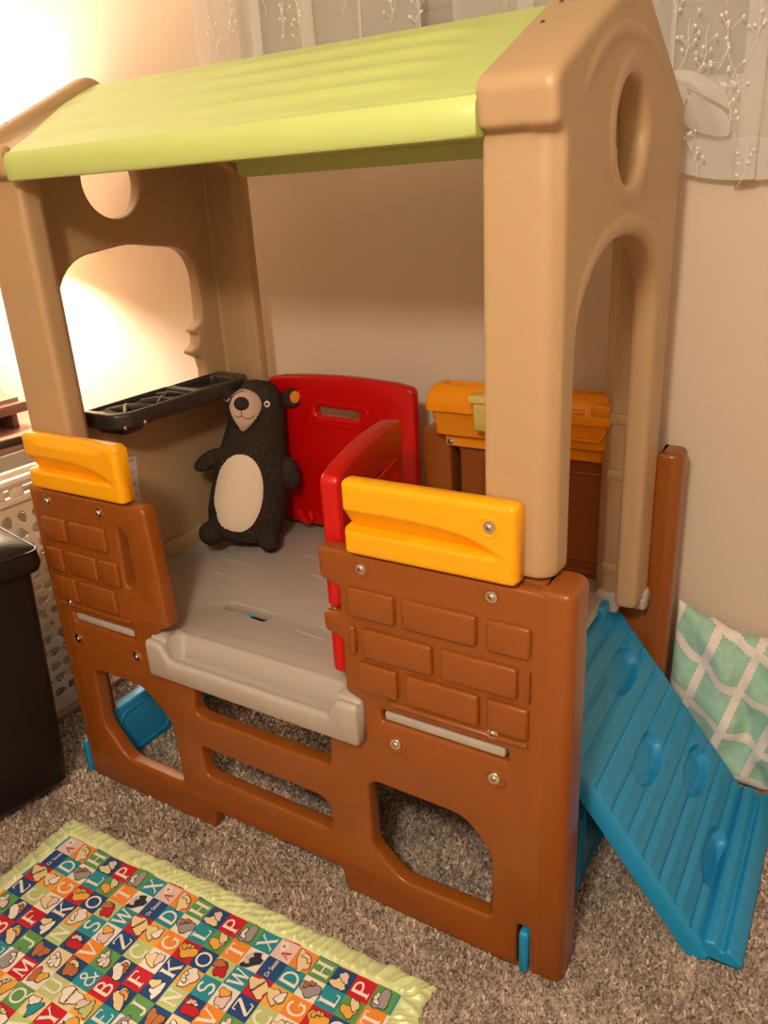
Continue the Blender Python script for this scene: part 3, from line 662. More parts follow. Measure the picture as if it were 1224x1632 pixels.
# ------------------------------------------------------------------ plush bear
def bear():
    base = Vector((-1.088, .492, .527))
    prof = [(.012, .055, .040), (.022, .088, .064), (.05, .110, .080), (.10, .117, .088), (.16, .113, .086), (.22, .106, .079), (.28, .097, .070), (.32, .089, .064), (.36, .082, .060), (.40, .077, .058), (.435, .068, .053), (.460, .050, .041), (.474, .026, .022)]
    secs = [[Vector((a * .955 * math.cos(2 * PI * j / 28), b * math.sin(2 * PI * j / 28), z)) for j in range(28)] for z, a, b in prof]
    parts = [loft(secs)]
    parts.append(ellip((-.036, -.046, .388), (.050, .038, .056)))                      # muzzle bulge
    Ry = lambda d: Matrix.Rotation(math.radians(d), 3, 'Y')
    parts.append(ellip((-.121, -.01, .236), (.0235, .026, .050), Ry(48)))                # arms
    parts.append(ellip((.112, -.018, .225), (.024, .030, .048), Ry(-16)))
    parts.append(ellip((-.092, -.045, .036), (.038, .056, .034))); parts.append(ellip((.070, -.050, .032), (.032, .056, .032)))
    parts.append(ellip((.092, .006, .437), (.030, .014, .030), Ry(25))); parts.append(ellip((-.066, .030, .448), (.026, .014, .028), Ry(-25)))
    me = modded(join(*parts), ('REMESH', dict(mode='VOXEL', voxel_size=.0055)), ('SMOOTH', dict(factor=.5, iterations=6)))
    lean = Matrix.Rotation(math.radians(11), 4, 'X') ; lean = Matrix.Rotation(math.radians(-15), 4, 'X') @ Matrix.Rotation(math.radians(3.5), 4, 'Y')
    Mx = Matrix.Translation(base) @ lean @ Matrix.Rotation(math.radians(40), 4, 'Z')
    zmin = min((Mx @ v.co).z for v in me.vertices); Mx = Matrix.Translation((0, 0, .5265 - zmin)) @ Mx
    bvh = BVHTree.FromPolygons([v.co for v in me.vertices], [tuple(p.vertices) for p in me.polygons])
    root = empty('plush_bear', base); tag(root, 'standing black speckled plush bear with cream oval belly and one orange ear', 'toy')
    def hit(x, z, off=0.0):
        h = bvh.ray_cast(Vector((x, -1, z)), Vector((0, 1, 0)))
        return Vector((x, (h[0].y if h[0] else 0) - off, z))
    def patch(name, shape, mt, par, off=.0022, rings=8):
        n = len(shape); cx = sum(p[0] for p in shape) / n; cz = sum(p[1] for p in shape) / n
        V = [hit(cx, cz, off)]; F = []
        for r in range(1, rings + 1):
            t = r / rings
            for x, z in shape: V.append(hit(cx + (x - cx) * t, cz + (z - cz) * t, off * (1 if r < rings else -.4)))
        for j in range(n): F.append((0, 1 + j, 1 + (j + 1) % n))
        for r in range(rings - 1):
            for j in range(n):
                a = 1 + r * n + j; b = 1 + r * n + (j + 1) % n; F.append((a, a + n, b + n, b))
        q = fix(mesh(V, F)); q.transform(Mx); return link(name, q, mt, par, smooth=80)
    body = me; bb = body.copy(); bb.transform(Mx); bo_ = link('body', bb, M['fur'], root, smooth=80)
    patch('belly_patch', ell2(-.030, .160, .070, .114, 48, 2.1), M['cream_felt'], root)
    sn = []
    for i in range(40):
        q = 2 * PI * i / 40; x = math.cos(q); z = math.sin(q)
        if z >= 0: sn.append((-.036 + .0455 * x, .405 + .042 * z))
        else: sn.append((-.036 + .0455 * x * (1 - .55 * (-z) ** 1.6), .405 + .074 * z))
    snp = patch('snout_patch', sn, M['snout'], root)
    nz = hit(-.046, .408); q = ellip(nz + Vector((0, -.002, 0)), (.0205, .010, .019)); q.transform(Mx); link('nose', q, M['nose'], root)
    def seam(pts, name, mt, r=.0011):
        q = tube([hit(x, z, .0028) for x, z in pts], r, 6); q.transform(Mx); link(name, q, mt, root)
    seam([(-.045, .391), (-.044, .384), (-.042, .376)], 'mouth', M['thread'])
    seam([(-.060, .375), (-.055, .372), (-.048, .372), (-.042, .376), (-.034, .371), (-.024, .370), (-.015, .374), (-.010, .381)], 'mouth', M['thread'])
    for ex, ez in ((.022, .414), (-.089, .412)):
        e0 = hit(ex, ez)
        for nm, r, d, k in (('eye', .0085, .0015, 'eye_white'), ('pupil', .0042, .0035, 'eye_dark')):
            q = ellip(e0 + Vector((-.001 if nm == 'pupil' else 0, -d, 0)), (r, .0022, r * 1.1), u=14, v=8); q.transform(Mx); link(nm, q, M[k], root)
    patch('ear_lining', ell2(.098, .440, .0155, .019, 20), M['ear_orange'], root, .0016, 4)
    patch('ear_lining', ell2(-.076, .452, .008, .010, 16), M['ear_orange'], root, .0016, 4)
bear()

# ------------------------------------------------------------------ quilt
QO = Vector((-1.194, -.152)); QA = .0335
def q2w(u, v): return QO.x + u * math.cos(QA) - v * math.sin(QA), QO.y + u * math.sin(QA) + v * math.cos(QA)
def qh(u, v):
    return .0135 + .0022 * math.sin(u * 13 + v * 7) * math.sin(v * 11 - u * 5 + 1) + .0012 * math.sin(u * 41 + v * 23) * math.sin(v * 37)
CP = .0463; U0 = .079 - CP / 2; V0 = -.0745 + CP / 2
QW, QL = 1.037, .74; BW = .050
QROWS = [
 [('pink', 'A'), ('orange', '*cream'), ('green', 'H'), ('navy', '*cream'), ('red', 'P'), ('green', '*grey'), ('teal', 'X')],
 [('navy', '#'), ('teal', 'D'), ('white', '*grey'), ('teal', 'L'), ('green', '*amber'), ('orange', 'T'), ('white', '*dark')],
 [('red', '*cream'), ('amber', '*cream'), ('orange', 'G'), ('red', '*amber'), ('navy', 'O'), ('lime', '*red'), ('teal', 'W')],
 [('navy', 'Z'), ('lime', 'C'), ('white', '*cream'), ('navy', 'K'), ('amber', '*white'), ('teal', 'S'), ('white', '*pink')],
 [('green', '*white'), ('navy', '*white'), ('red', 'F'), ('navy', '*white'), ('lime', 'N'), ('navy', '*red'), ('orange', 'V')],
 [('teal', '&'), ('red', 'B'), ('navy', '*cream'), ('green', 'J'), ('navy', '*rust'), ('cream', '*white'), ('navy', '*rust')],
 [('cream', '*white'), ('amber', '*lime'), ('teal', 'E'), ('white', '*grey'), ('red', 'M'), ('white', '*rust'), ('lime', 'U')],
 [('red', 'Y'), ('white', '*amber'), ('navy', '*cream'), ('orange', 'I'), ('cream', '*amber'), ('green', 'Q'), ('cream', '*teal')],
 [('green', '*amber'), ('navy', 'R'), ('white', '*grey'), ('amber', '*cream'), ('teal', 'T'), ('red', '*white'), ('lime', 'A')]]
def quilt():
    root = empty('alphabet_quilt', (*q2w(QW / 2, -QL / 2), 0)); tag(root, "child's quilt of coloured alphabet squares with ruched lime satin border, on the carpet", 'blanket')
    names = list(QM); V = []; F = []; MI = []; idx = {}
    def vert(i, j, sub):
        k = (i, j)
        if k not in idx:
            u = U0 + i * CP / sub; v = V0 - j * CP / sub; x, y = q2w(u, v); idx[k] = len(V); V.append((x, y, qh(u, v)))
        return idx[k]
    sub = 4; ui0, ui1 = 0, 20; nr = 14
    for c in range(-1, 21):
        for r in range(-1, nr):
            colr = QROWS[r % 9 if r >= 0 else 7][c % 7][0]
            for a in range(sub):
                for b in range(sub):
                    i, j = c * sub + a, r * sub + b
                    u = U0 + (i + .5) * CP / sub; v = V0 - (j + .5) * CP / sub
                    if not (BW - .012 < u < QW - BW + .012 and -QL + .03 < v < -BW + .010): continue
                    F.append((vert(i, j, sub), vert(i, j + 1, sub), vert(i + 1, j + 1, sub), vert(i + 1, j, sub))); MI.append(names.index(colr))
    me = mesh(V, F)
    for nme in names: me.materials.append(QM[nme])
    me.polygons.foreach_set('material_index', np.array(MI, dtype=np.int32))
    link('quilt_top', me, None, root, smooth=80)
    # backing so the quilt has body
    N = 40; Vb = []; 
    ring = [(.006 + (QW - .012) * i / N, -.006) for i in range(N)] + [(QW - .006, -.006 - (QL - .012) * i / N) for i in range(N)] + [(QW - .006 - (QW - .012) * i / N, -QL + .006) for i in range(N)] + [(.006, -QL + .006 + (QL - .012) * i / N) for i in range(N)]
    link('backing', loft([[Vector((*q2w(u, v), .0015)) for u, v in ring], [Vector((*q2w(u, v), .009)) for u, v in ring]]), QM['lime'], root)
    # ruched border: swept strip around three and a half sides
    def strip(p0, p1, inward, n, cut0, cut1, seed):
        r_ = random.Random(seed); ph = [r_.uniform(0, 6.28) for _ in range(6)]; Vs = []; Fs = []; m_ = 12
        dv = Vector(p1) - Vector(p0); L_ = dv.length; dv /= L_; iv = Vector(inward)
        w1 = r_.uniform(150, 170)
        for i in range(n + 1):
            for j in range(m_ + 1):
                t = j / m_; lo = cut0 * t * BW; hi = L_ - cut1 * t * BW
                s = lo + (hi - lo) * i / n; q = Vector(p0) + dv * s + iv * (BW * t)
                ruch = .5 + .5 * math.sin(s * 185 + ph[0] + 2.2 * math.sin(s * 37 + ph[1]) + 1.6 * t * math.sin(s * 21 + ph[4]))
                ruch2 = math.sin(s * 310 + ph[2] + t * 3 + 2 * math.sin(s * 53)) * math.sin(s * 61 + ph[3])
                env = math.sin(PI * min(1, max(0, t))) ** .7
                wv = math.sin(s * 118 + 3.1 * math.sin(s * 17 + ph[1]) + (t - .5) * (5 + 4 * math.sin(s * 9 + ph[4])) + ph[0])
                wv2 = math.sin(s * 236 + 2.4 * math.sin(s * 31 + ph[2]) - (t - .5) * 7 * math.sin(s * 14 + ph[5]))
                ruch = (1 - abs(wv)) ** 1.6 * (.35 + .65 * abs(math.sin(s * 23 + ph[3]))); ruch2 = (1 - abs(wv2)) ** 2 * abs(math.sin(s * 41 + ph[5]))
                z = .004 + (.0105 + .0095 * ruch + .0048 * ruch2) * env ** .7 + .0085 * ss(.5, 1, t)
                edge = (1 - t) * (.0025 * math.sin(s * 92 + ph[5]) + .002 * math.sin(s * 39 + ph[3]))
                x, y = q2w(q.x + iv.x * edge * -1, q.y + iv.y * edge * -1); Vs.append((x, y, z))
        for i in range(n):
            for j in range(m_):
                a = i * (m_ + 1) + j; Fs.append((a, a + 1, a + m_ + 2, a + m_ + 1))
        q_ = fix(mesh(Vs, Fs)); o = link('satin_border', q_, M['satin'], root, smooth=180)
        bm = bmesh.new(); bm.from_mesh(q_)
        if sum(f.normal.z for f in bm.faces) < 0: bmesh.ops.reverse_faces(bm, faces=bm.faces)
        bm.to_mesh(q_); bm.free()
    strip((0, 0), (QW, 0), (0, -1), 420, 1, 1, 1); strip((0, -QL), (0, 0), (1, 0), 300, 1, 1, 2)
    strip((QW, 0), (QW, -QL), (-1, 0), 300, 1, 1, 3); strip((QW, -QL), (0, -QL), (0, 1), 420, 1, 1, 4)
    # lettering: strokes as ribbons in a unit square, baseline along +Y, tops towards -X
    T, t = .17, .075
    def arc(cx, cy, rx, ry, a0, a1, n=12): return [(cx + rx * math.cos(math.radians(a0 + (a1 - a0) * i / n)), cy + ry * math.sin(math.radians(a0 + (a1 - a0) * i / n))) for i in range(n + 1)]
    def ser(x, y, w_=.30): return ([(x - w_ / 2, y), (x + w_ / 2, y)], .055)
    GL = {
     'A': [([(.12, 0), (.50, 1)], t), ([(.50, 1), (.86, 0)], T), ([(.27, .36), (.72, .36)], t), ser(.12, .02, .26), ser(.86, .02, .3)],
     'B': [([(.22, 0), (.22, 1)], T), ([(.2, .97)] + arc(.45, .76, .25, .21, 90, -90) + [(.22, .54)], .11), ([(.45, .54)] + arc(.48, .28, .32, .26, 90, -90) + [(.2, .02)], .12)],
     'C': [(arc(.52, .5, .40, .48, 48, 312, 20), .13), ([(.80, .72), (.80, .95)], .06)],
     'D': [([(.2, 0), (.2, 1)], T), ([(.1, .97), (.4, .97)] + arc(.4, .5, .46, .47, 90, -90, 16) + [(.1, .03)], .12)],
     'E': [([(.24, 0), (.24, 1)], T), ([(.12, .97), (.80, .97), (.80, .80)], t), ([(.24, .52), (.62, .52)], t), ([(.12, .03), (.84, .03), (.86, .22)], t)],
     'F': [([(.26, 0), (.26, 1)], T), ([(.14, .97), (.82, .97), (.82, .78)], t), ([(.26, .52), (.64, .52)], t), ser(.26, .02, .36)],
     'G': [(arc(.50, .5, .40, .48, 48, 330, 20), .13), ([(.60, .44), (.92, .44)], .06), ([(.80, .44), (.80, .10)], .12)],
     'H': [([(.2, 0), (.2, 1)], T), ([(.8, 0), (.8, 1)], T), ([(.2, .5), (.8, .5)], t), ser(.2, .02), ser(.8, .02), ser(.2, .98), ser(.8, .98)],
     'I': [([(.5, 0), (.5, 1)], T), ser(.5, .02, .4), ser(.5, .98, .4)],
     'J': [([(.62, 1), (.62, .2)] + arc(.42, .16, .20, .18, 0, -150), .13), ser(.62, .98, .36)],
     'K': [([(.2, 0), (.2, 1)], T), ([(.26, .42), (.80, .98)], t), ([(.40, .56), (.86, 0)], T), ser(.2, .02), ser(.2, .98), ser(.80, .98, .26), ser(.86, .02, .28)],
     'L': [([(.26, 0), (.26, 1)], T), ([(.14, .03), (.84, .03), (.86, .24)], t), ser(.26, .98, .36)],
     'M': [([(.12, 0), (.16, 1)], t), ([(.16, 1), (.5, .1)], .14), ([(.5, .1), (.84, 1)], t), ([(.84, 1), (.88, 0)], T), ser(.12, .02, .24), ser(.88, .02, .28)],
     'N': [([(.18, 0), (.18, 1)], t), ([(.18, 1), (.82, 0)], T), ([(.82, 0), (.82, 1)], t), ser(.18, .02, .26), ser(.82, .98, .26), ser(.14, .98, .2)],
     'O': [(arc(.5, .5, .40, .46, 0, 360, 26), .12)],
     'P': [([(.24, 0), (.24, 1)], T), ([(.14, .97), (.48, .97)] + arc(.48, .72, .32, .25, 90, -90) + [(.24, .47)], .11), ser(.24, .02, .36)],
     'Q': [(arc(.5, .54, .40, .44, 0, 360, 26), .12), ([(.5, .16), (.70, -.02), (.98, -.12)], .10)],
     'R': [([(.22, 0), (.22, 1)], T), ([(.12, .97), (.46, .97)] + arc(.46, .74, .28, .23, 90, -90) + [(.22, .51)], .11), ([(.48, .5), (.86, 0)], T)],
     'S': [(arc(.5, .74, .27, .24, 35, 250, 14) + arc(.5, .26, .30, .25, 70, -145, 14), .13)],
     'T': [([(.5, 0), (.5, 1)], T), ([(.14, .80), (.14, .97), (.86, .97), (.86, .80)], t), ser(.5, .02, .36)],
     'U': [([(.2, 1), (.2, .32)] + arc(.5, .30, .30, .28, 180, 360) + [(.8, 1)], .12), ser(.2, .98), ser(.8, .98, .24)],
     'V': [([(.14, 1), (.5, 0)], T), ([(.5, 0), (.86, 1)], t), ser(.14, .98, .3), ser(.86, .98, .26)],
     'W': [([(.04, 1), (.28, 0)], .14), ([(.28, 0), (.5, 1)], t), ([(.5, 1), (.72, 0)], .14), ([(.72, 0), (.96, 1)], t), ser(.06, .98, .24), ser(.94, .98, .2)],
     'X': [([(.16, 1), (.84, 0)], T), ([(.16, 0), (.82, 1)], t), ser(.16, .98, .28), ser(.84, .02, .28), ser(.16, .02, .24), ser(.82, .98, .24)],
     'Y': [([(.14, 1), (.5, .46)], T), ([(.84, 1), (.5, .46)], t), ([(.5, .5), (.5, 0)], T), ser(.14, .98, .28), ser(.84, .98, .24), ser(.5, .02, .34)],
     'Z': [([(.18, .78), (.20, .97), (.82, .97)], t), ([(.82, .97), (.18, .03)], T), ([(.18, .03), (.82, .03), (.86, .24)], t)],
     '&': [([(.95, .42), (.82, .18)] + arc(.40, .24, .28, .24, -20, -260, 14) + [(.58, .64)] + arc(.46, .78, .17, .17, -30, 200, 10) + [(.90, .02)], .085)]}
    LV = []; LF = []; CV = {}; 
    def put(cu, cv, px, py, size, off, Vl):
        a, b = px - .5, py - .5          # px along reading direction (+v), py up (-u)
        u = cu - b * size; v = cv + a * size; x, y = q2w(u, v); Vl.append((x, y, qh(u, v) + off)); return len(Vl) - 1
    def ribbon(pts, w_, cu, cv, size, off, Vl, Fl):
        P = []
        for i in range(len(pts) - 1):
            a, b = Vector(pts[i]), Vector(pts[i + 1]); k = max(1, int((b - a).length / .2))
            for s in range(k): P.append(a + (b - a) * (s / k))
        P.append(Vector(pts[-1])); ids = []
        for i, p in enumerate(P):
            d = (P[min(i + 1, len(P) - 1)] - P[max(i - 1, 0)]).normalized(); nn = Vector((-d.y, d.x)) * (w_ / 2)
            ids.append((put(cu, cv, p.x + nn.x, p.y + nn.y, size, off, Vl), put(cu, cv, p.x - nn.x, p.y - nn.y, size, off, Vl)))
        for (a, b), (c, d) in zip(ids, ids[1:]): Fl.append((a, b, d, c))
    def blob(cu, cv, rx, ry, rot, colr, off, wob, rr):
        Vl, Fl = CV.setdefault(colr, ([], [])); n = 16; ctr = put(cu, cv, .5, .5, CP, off, Vl); ids = []
        ph = rr.uniform(0, 6.28)
        for ring in (.55, 1.0):
            row = []
            for i in range(n):
                q = 2 * PI * i / n; k = ring * (1 + wob * math.sin(3 * q + ph) + wob * .6 * math.sin(5 * q + 2 * ph))
                x, y = 1.36 * rx * k * math.cos(q), 1.36 * ry * k * math.sin(q)
                row.append(put(cu, cv, .5 + x * math.cos(rot) - y * math.sin(rot), .5 + x * math.sin(rot) + y * math.cos(rot), CP, off, Vl))
            ids.append(row)
        for i in range(n):
            j = (i + 1) % n; Fl.append((ctr, ids[0][i], ids[0][j])); Fl.append((ids[0][i], ids[1][i], ids[1][j], ids[0][j]))
    rr = random.Random(3)
    txt = None
    lut = {}
    for c in range(0, 20):
        for r in range(0, nr):
            cu = U0 + (c + .5) * CP; cv = V0 - (r + .5) * CP
            if cu < BW + .012 or cu > QW - BW - .012 or cv < -QL + BW + .012: continue
            bg, g = QROWS[r % 9][c % 7]
            if g == '#':
                lut.setdefault('#', []).append((cu, cv))
            elif g[0] == '*':
                fg = g[1:]; q0 = (r % 9) * 7 + (c % 7); r2 = random.Random(q0 * 13 + 5)
                a = r2.uniform(0, 3.14); o1 = .06 * CP; ed = 'dark' if fg != 'dark' else 'grey'
                du, dv_ = r2.uniform(-o1, o1), r2.uniform(-o1, o1)
                if r == 0: dv_ = -abs(dv_) - .04 * CP
                cu, cv = cu + du, cv + dv_; kind = q0 % 4; alt = ['white', 'cream', 'amber', 'pink', 'rust'][q0 % 5]
                def two(x, y, rx, ry, ro, c_, lay, wob, sd):
                    blob(cu + x * CP, cv + y * CP, rx + .028, ry + .028, ro, ed, .0008 + lay * .0007, wob, random.Random(sd)); blob(cu + x * CP, cv + y * CP, rx, ry, ro, c_, .00115 + lay * .0007, wob, random.Random(sd))
                if kind == 0:      # a leafy curl
                    for n_ in range(5):
                        q = a + n_ * .75; two(.20 * math.cos(q), .20 * math.sin(q), .17, .085, q + 1.2, fg if n_ % 2 else alt, n_ * .5, .10, q0 + n_)
                elif kind == 1:    # a rounded swirl with tufts
                    two(0, 0, .36, .22, a, fg, 0, .20, q0)
                    for n_ in range(3): two(.26 * math.cos(a + n_ * .6), .26 * math.sin(a + n_ * .6), .10, .06, a + n_ * .8, alt, 1 + n_ * .5, .15, q0 + n_)
                elif kind == 2:    # stripes across a bold patch
                    two(.02, .02, .40, .26, a, fg, 0, .16, q0)
                    for n_ in (-1, 0, 1): blob(cu + n_ * .15 * CP * math.cos(a), cv + n_ * .15 * CP * math.sin(a), .035, .17, a, ed if n_ else alt, .0022, .12, random.Random(q0 + n_ + 7))
                else:              # two overlapping shapes
                    two(-.14 * math.cos(a), -.14 * math.sin(a), .26, .20, a + .6, fg, 0, .22, q0); two(.20 * math.cos(a), .20 * math.sin(a), .20, .13, a - .5, alt, 1.2, .18, q0 + 3)
            else:
                if g == 'A' and bg == 'pink':
                    Vl, Fl = CV.setdefault('red', ([], []))
                    for pts, w_ in GL['A']: ribbon(pts, w_ * 1.1, cu + .006, cv - .008, CP * .42, .0012, Vl, Fl)
                    blob(cu - .008, cv + .008, .19, .15, .5, 'white', .0010, .15, random.Random(2)); blob(cu - .008, cv + .008, .06, .05, .5, 'rust', .0014, .1, random.Random(2))
                    continue
                LV, LF = [], []
                for pts, w_ in GL[g]: ribbon(pts, w_ * 1.12, cu, cv, CP * .76, .0012, LV, LF)
                link('printed_letter', mesh(LV, LF), QM['white'], root, smooth=0)
    AV, AF, AM = [], [], []
    for n_, (k, (Vl, Fl)) in enumerate(CV.items()):
        b0 = len(AV); AV += Vl; AF += [tuple(i + b0 for i in f) for f in Fl]; AM += [n_] * len(Fl)
    me = mesh(AV, AF)
    for k in CV: me.materials.append(QM[k])
    me.polygons.foreach_set('material_index', np.array(AM, dtype=np.int32))
    o = link('printed_motifs', me, None, root, smooth=0); o['kind'] = 'stuff'
    fc = bpy.data.curves.new('f', 'FONT'); fc.body = 'Dr Seuss'; fc.size = 1; fc.align_x = 'CENTER'; fc.align_y = 'CENTER'; fc.offset = .012
    fo = bpy.data.objects.new('f', fc); COL.objects.link(fo); fm = bpy.data.meshes.new_from_object(fo.evaluated_get(bpy.context.evaluated_depsgraph_get())); bpy.data.objects.remove(fo)
    xs = [v.co.x for v in fm.vertices]; wd = max(xs) - min(xs); TV = []; TF = []
    for cu, cv in lut.get('#', []):
        b0 = len(TV)
        for v in fm.vertices: put(cu, cv, .5 + v.co.x / wd * .98, .5 + v.co.y / wd * 1.25, CP * .88, .0014, TV)
        TF += [tuple(b0 + i for i in p.vertices) for p in fm.polygons]
    o = link('printed_words', mesh(TV, TF), QM['white'], root, smooth=0); o['kind'] = 'stuff'
quilt()

# ------------------------------------------------------------------ pillow
def pillow():
    top = [(.030, .385), (.040, .44), (.055, .482), (.085, .462), (.117, .445), (.153, .440), (.19, .418), (.24, .412), (.30, .415), (.38, .41), (.46, .42), (.50, .40)]
    def topz(x):
        for (a, za), (b, zb) in zip(top, top[1:]):
            if a <= x <= b: return za + (zb - za) * (x - a) / (b - a)
        return .40
    nx, nz = 60, 52; V = []; F = []; UV = []
    x0, x1 = .062, .52
    for side in (0, 1):
        for i in range(nx + 1):
            for j in range(nz + 1):
                a, b = i / nx, j / nz; x = x0 + (x1 - x0) * a; zt = topz(x); z = .004 + (zt - .004) * b
                th = max(0, (1 - abs(2 * a - 1) ** 3.2)) ** .55 * max(0, (1 - abs(2 * b - 1) ** 3.0)) ** .55
                wr = .012 * math.sin(7 * a * 3 + 9 * b + 2 * math.sin(6 * b)) * th + .007 * math.sin(31 * a - 14 * b) * th + .006 * math.sin(18 * b + 23 * a * a) * th
                fold = -.020 * math.exp(-((a - .42 + .22 * (b - .5)) / .03) ** 2) * th * ss(.1, .5, b) - .016 * math.exp(-((a - .68 - .12 * b) / .025) ** 2) * th
                yc = .796 - .030 * (1 - b)
                y = yc - .062 * th + wr - fold if side == 0 else min(.866, yc + .055 * th)
                V.append((x, y, z)); UV.append((a * .75, b * .72))
    o = (nx + 1) * (nz + 1)
    for i in range(nx):
        for j in range(nz):
            a = i * (nz + 1) + j; q = (a, a + nz + 1, a + nz + 2, a + 1); F.append(q); F.append(tuple(k + o for k in q[::-1]))
    me = mesh(V, F); uvl = me.uv_layers.new(name='cloth')
    for lp in me.loops: uvl.data[lp.index].uv = UV[lp.vertex_index]
    bm = bmesh.new(); bm.from_mesh(me); bmesh.ops.remove_doubles(bm, verts=bm.verts, dist=1e-4); bmesh.ops.recalc_face_normals(bm, faces=bm.faces); bm.to_mesh(me); bm.free()
    tag(link('pillow', me, M['pillow'], smooth=180), 'crumpled white pillow with mint scalloped squares, wedged between ramp and wall', 'pillow')
pillow()

# ------------------------------------------------------------------ ottoman
def ottoman():
    root = empty('leather_ottoman', (-1.54, -.40, 0)); tag(root, 'dark brown leather ottoman with padded lid beside the left end of the playhouse', 'ottoman')
    R_ = Matrix.Translation((-1.245, -.052, 0)) @ Matrix.Rotation(math.radians(-12), 4, 'Z') @ Matrix.Translation((1.245, .052, 0))
    def rr_(x0, x1, y0, y1, z, r): return [Vector((x, y, z)) for x, y in fil([(x0, y0), (x1, y0), (x1, y1), (x0, y1)], r, 5)]
    def sq(i, z, r=.025): return rr_(-1.78 + i, -1.245 - i, -.66 + i, -.052 - i, z, r)
    body = loft([sq(.050, .03), sq(.034, .05), sq(.022, .30), sq(.010, .655)]); body.transform(R_); link('body', body, M['leather'], root, smooth=60)
    lid = loft([sq(.016, .656), sq(-.006, .662), sq(-.012, .680), sq(-.009, .708), sq(-.003, .719, .03), sq(.008, .730, .035), sq(.035, .744, .05), sq(.09, .756, .07), sq(.2, .764, .08)]); lid.transform(R_); link('lid', lid, M['leather'], root, smooth=60)
    st = tube([tuple(v) for v in sq(-.008, .714)], .0030, 6, True); st.transform(R_); link('piping', st, M['leather'], root)
    for x, y in ((-1.70, -.58), (-1.34, -.58), (-1.70, -.14), (-1.34, -.14)):
        f = lathe([(.0001, 0), (.025, 0), (.028, .033), (.0001, .033)], 12, 'Z', (x, y, 0)); f.transform(R_); link('foot', f, M['wood'], root)
ottoman()

# ------------------------------------------------------------------ laundry hamper
def hamper():
    root = empty('laundry_hamper', (-1.65, .18, 0)); tag(root, 'slim beige plastic laundry hamper with leafy cut-out sides, behind the ottoman', 'hamper')
    X0, X1, Y0, Y1 = -1.670, -1.605, .072, .290
    def holes(a0, a1, z0, z1, seed):
        r = random.Random(seed); hs = []; step = .044
        na = int((a1 - a0) / step); nz = int((z1 - z0) / step)
        for i in range(na):
            for j in range(nz):
                cx = a0 + (i + .5 + .25 * (j % 2) - .12) * (a1 - a0) / na + r.uniform(-.003, .003); cz = z0 + (j + .5) * (z1 - z0) / nz + r.uniform(-.003, .003)
                ang = r.choice([.5, -.5, 1.2, -1.1, 0]); l, w_ = r.uniform(.019, .0225), r.uniform(.0125, .016); p = []
                for k in range(10):
                    q = 2 * PI * k / 10; x = l * math.cos(q); y = w_ * math.sin(q) * (1 - .45 * math.cos(q))
                    p.append((cx + x * math.cos(ang) - y * math.sin(ang), cz + x * math.sin(ang) + y * math.cos(ang)))
                hs.append(p)
        return hs
    Z0, Z1 = .02, .706
    pa = plate([[(Y0, Z0), (Y1, Z0), (Y1, Z1), (Y0, Z1)]] + holes(Y0 + .015, Y1 - .015, .06, .68, 1), X1 - .005, X1, .0008, 'YZ', 0)
    pa2 = pa.copy(); pa2.transform(Matrix.Translation((X0 - X1 + .005, 0, 0)))
    pc = plate([[(X0, Z0), (X1, Z0), (X1, Z1), (X0, Z1)]] + holes(X0 + .015, X1 - .015, .06, .68, 2), Y1 - .005, Y1, .0008, 'XZ', 0)
    pd = pc.copy(); pd.transform(Matrix.Translation((0, Y0 - Y1 + .005, 0)))
    for q in (pa, pa2, pc, pd): link('side_panel', q, M['beige'], root)
    link('bottom', box(X0, X1, Y0, Y1, .004, .022, .003), M['beige'], root)
    rim = plate([fil([(X0 - .012, Y0 - .012), (X1 + .012, Y0 - .012), (X1 + .012, Y1 + .012), (X0 - .012, Y1 + .012)], .03, 5), fil([(X0 + .012, Y0 + .012), (X1 - .012, Y0 + .012), (X1 - .012, Y1 - .012), (X0 + .012, Y1 - .012)], .02, 5)], .705, .727, .005, 'XY')
    link('rim', rim, M['beige'], root)
    up = plate([fil([(X0 - .014, Y0 - .014), (X1 + .016, Y0 - .014), (X1 + .016, Y1 + .014), (X0 - .014, Y1 + .014)], .03, 5), fil([(X0 + .012, Y0 + .012), (X1 - .012, Y0 + .012), (X1 - .012, Y1 - .012), (X0 + .012, Y1 - .012)], .02, 5)], .752, .778, .009, 'XY', 3)
    link('top_rail', up, M['beige'], root)
    link('rail_groove', box(X1 + .0158, X1 + .0164, Y0 + .01, Y1 - .01, .7625, .7645, 0), M['ink'], root, smooth=0)
    for yy in (Y0 + .01, Y0 + .07, Y1 - .05): link('rail_block', box(X1 - .010, X1 + .012, yy, yy + .035, .724, .755, .003), M['beige'], root)
hamper()
link_rail = tag(link('floor_rail', box(-1.598, -1.572, .10, .60, .0, .024, .004), M['rail_wood']), 'thin pinkish wooden rail lying on the carpet beside the hamper', 'wood rail')

# ------------------------------------------------------------------ chair, desk, riser, lamp
ch = empty('tube_frame_chair', (-2.08, .24, 0)); tag(ch, 'chair with dark metal tube frame and beige back panel, tucked under the desk', 'chair')
cz = .792
link('back_frame', tube([(-1.90, -.06, .0), (-1.90, -.06, .70), (-1.905, -.045, .76), (-1.91, -.01, .785), (-1.915, .20, cz), (-1.91, .46, .785), (-1.905, .52, .76), (-1.90, .535, .70), (-1.90, .535, .0)], .0165, 12), M['dark_metal'], ch)
link('backrest', plate([fil([(-.035, .48), (.430, .48), (.440, .752), (-.035, .752)], .02, 4)], -1.915, -1.900, .004, 'YZ'), M['vinyl'], ch)
link('seat', box(-2.29, -1.92, -.04, .515, .42, .46, .015, 3), M['vinyl'], ch)
for yy in (-.03, .505): link('leg', tube([(-2.26, yy, .42), (-2.29, yy, .0)], .0125, 8), M['dark_metal'], ch)
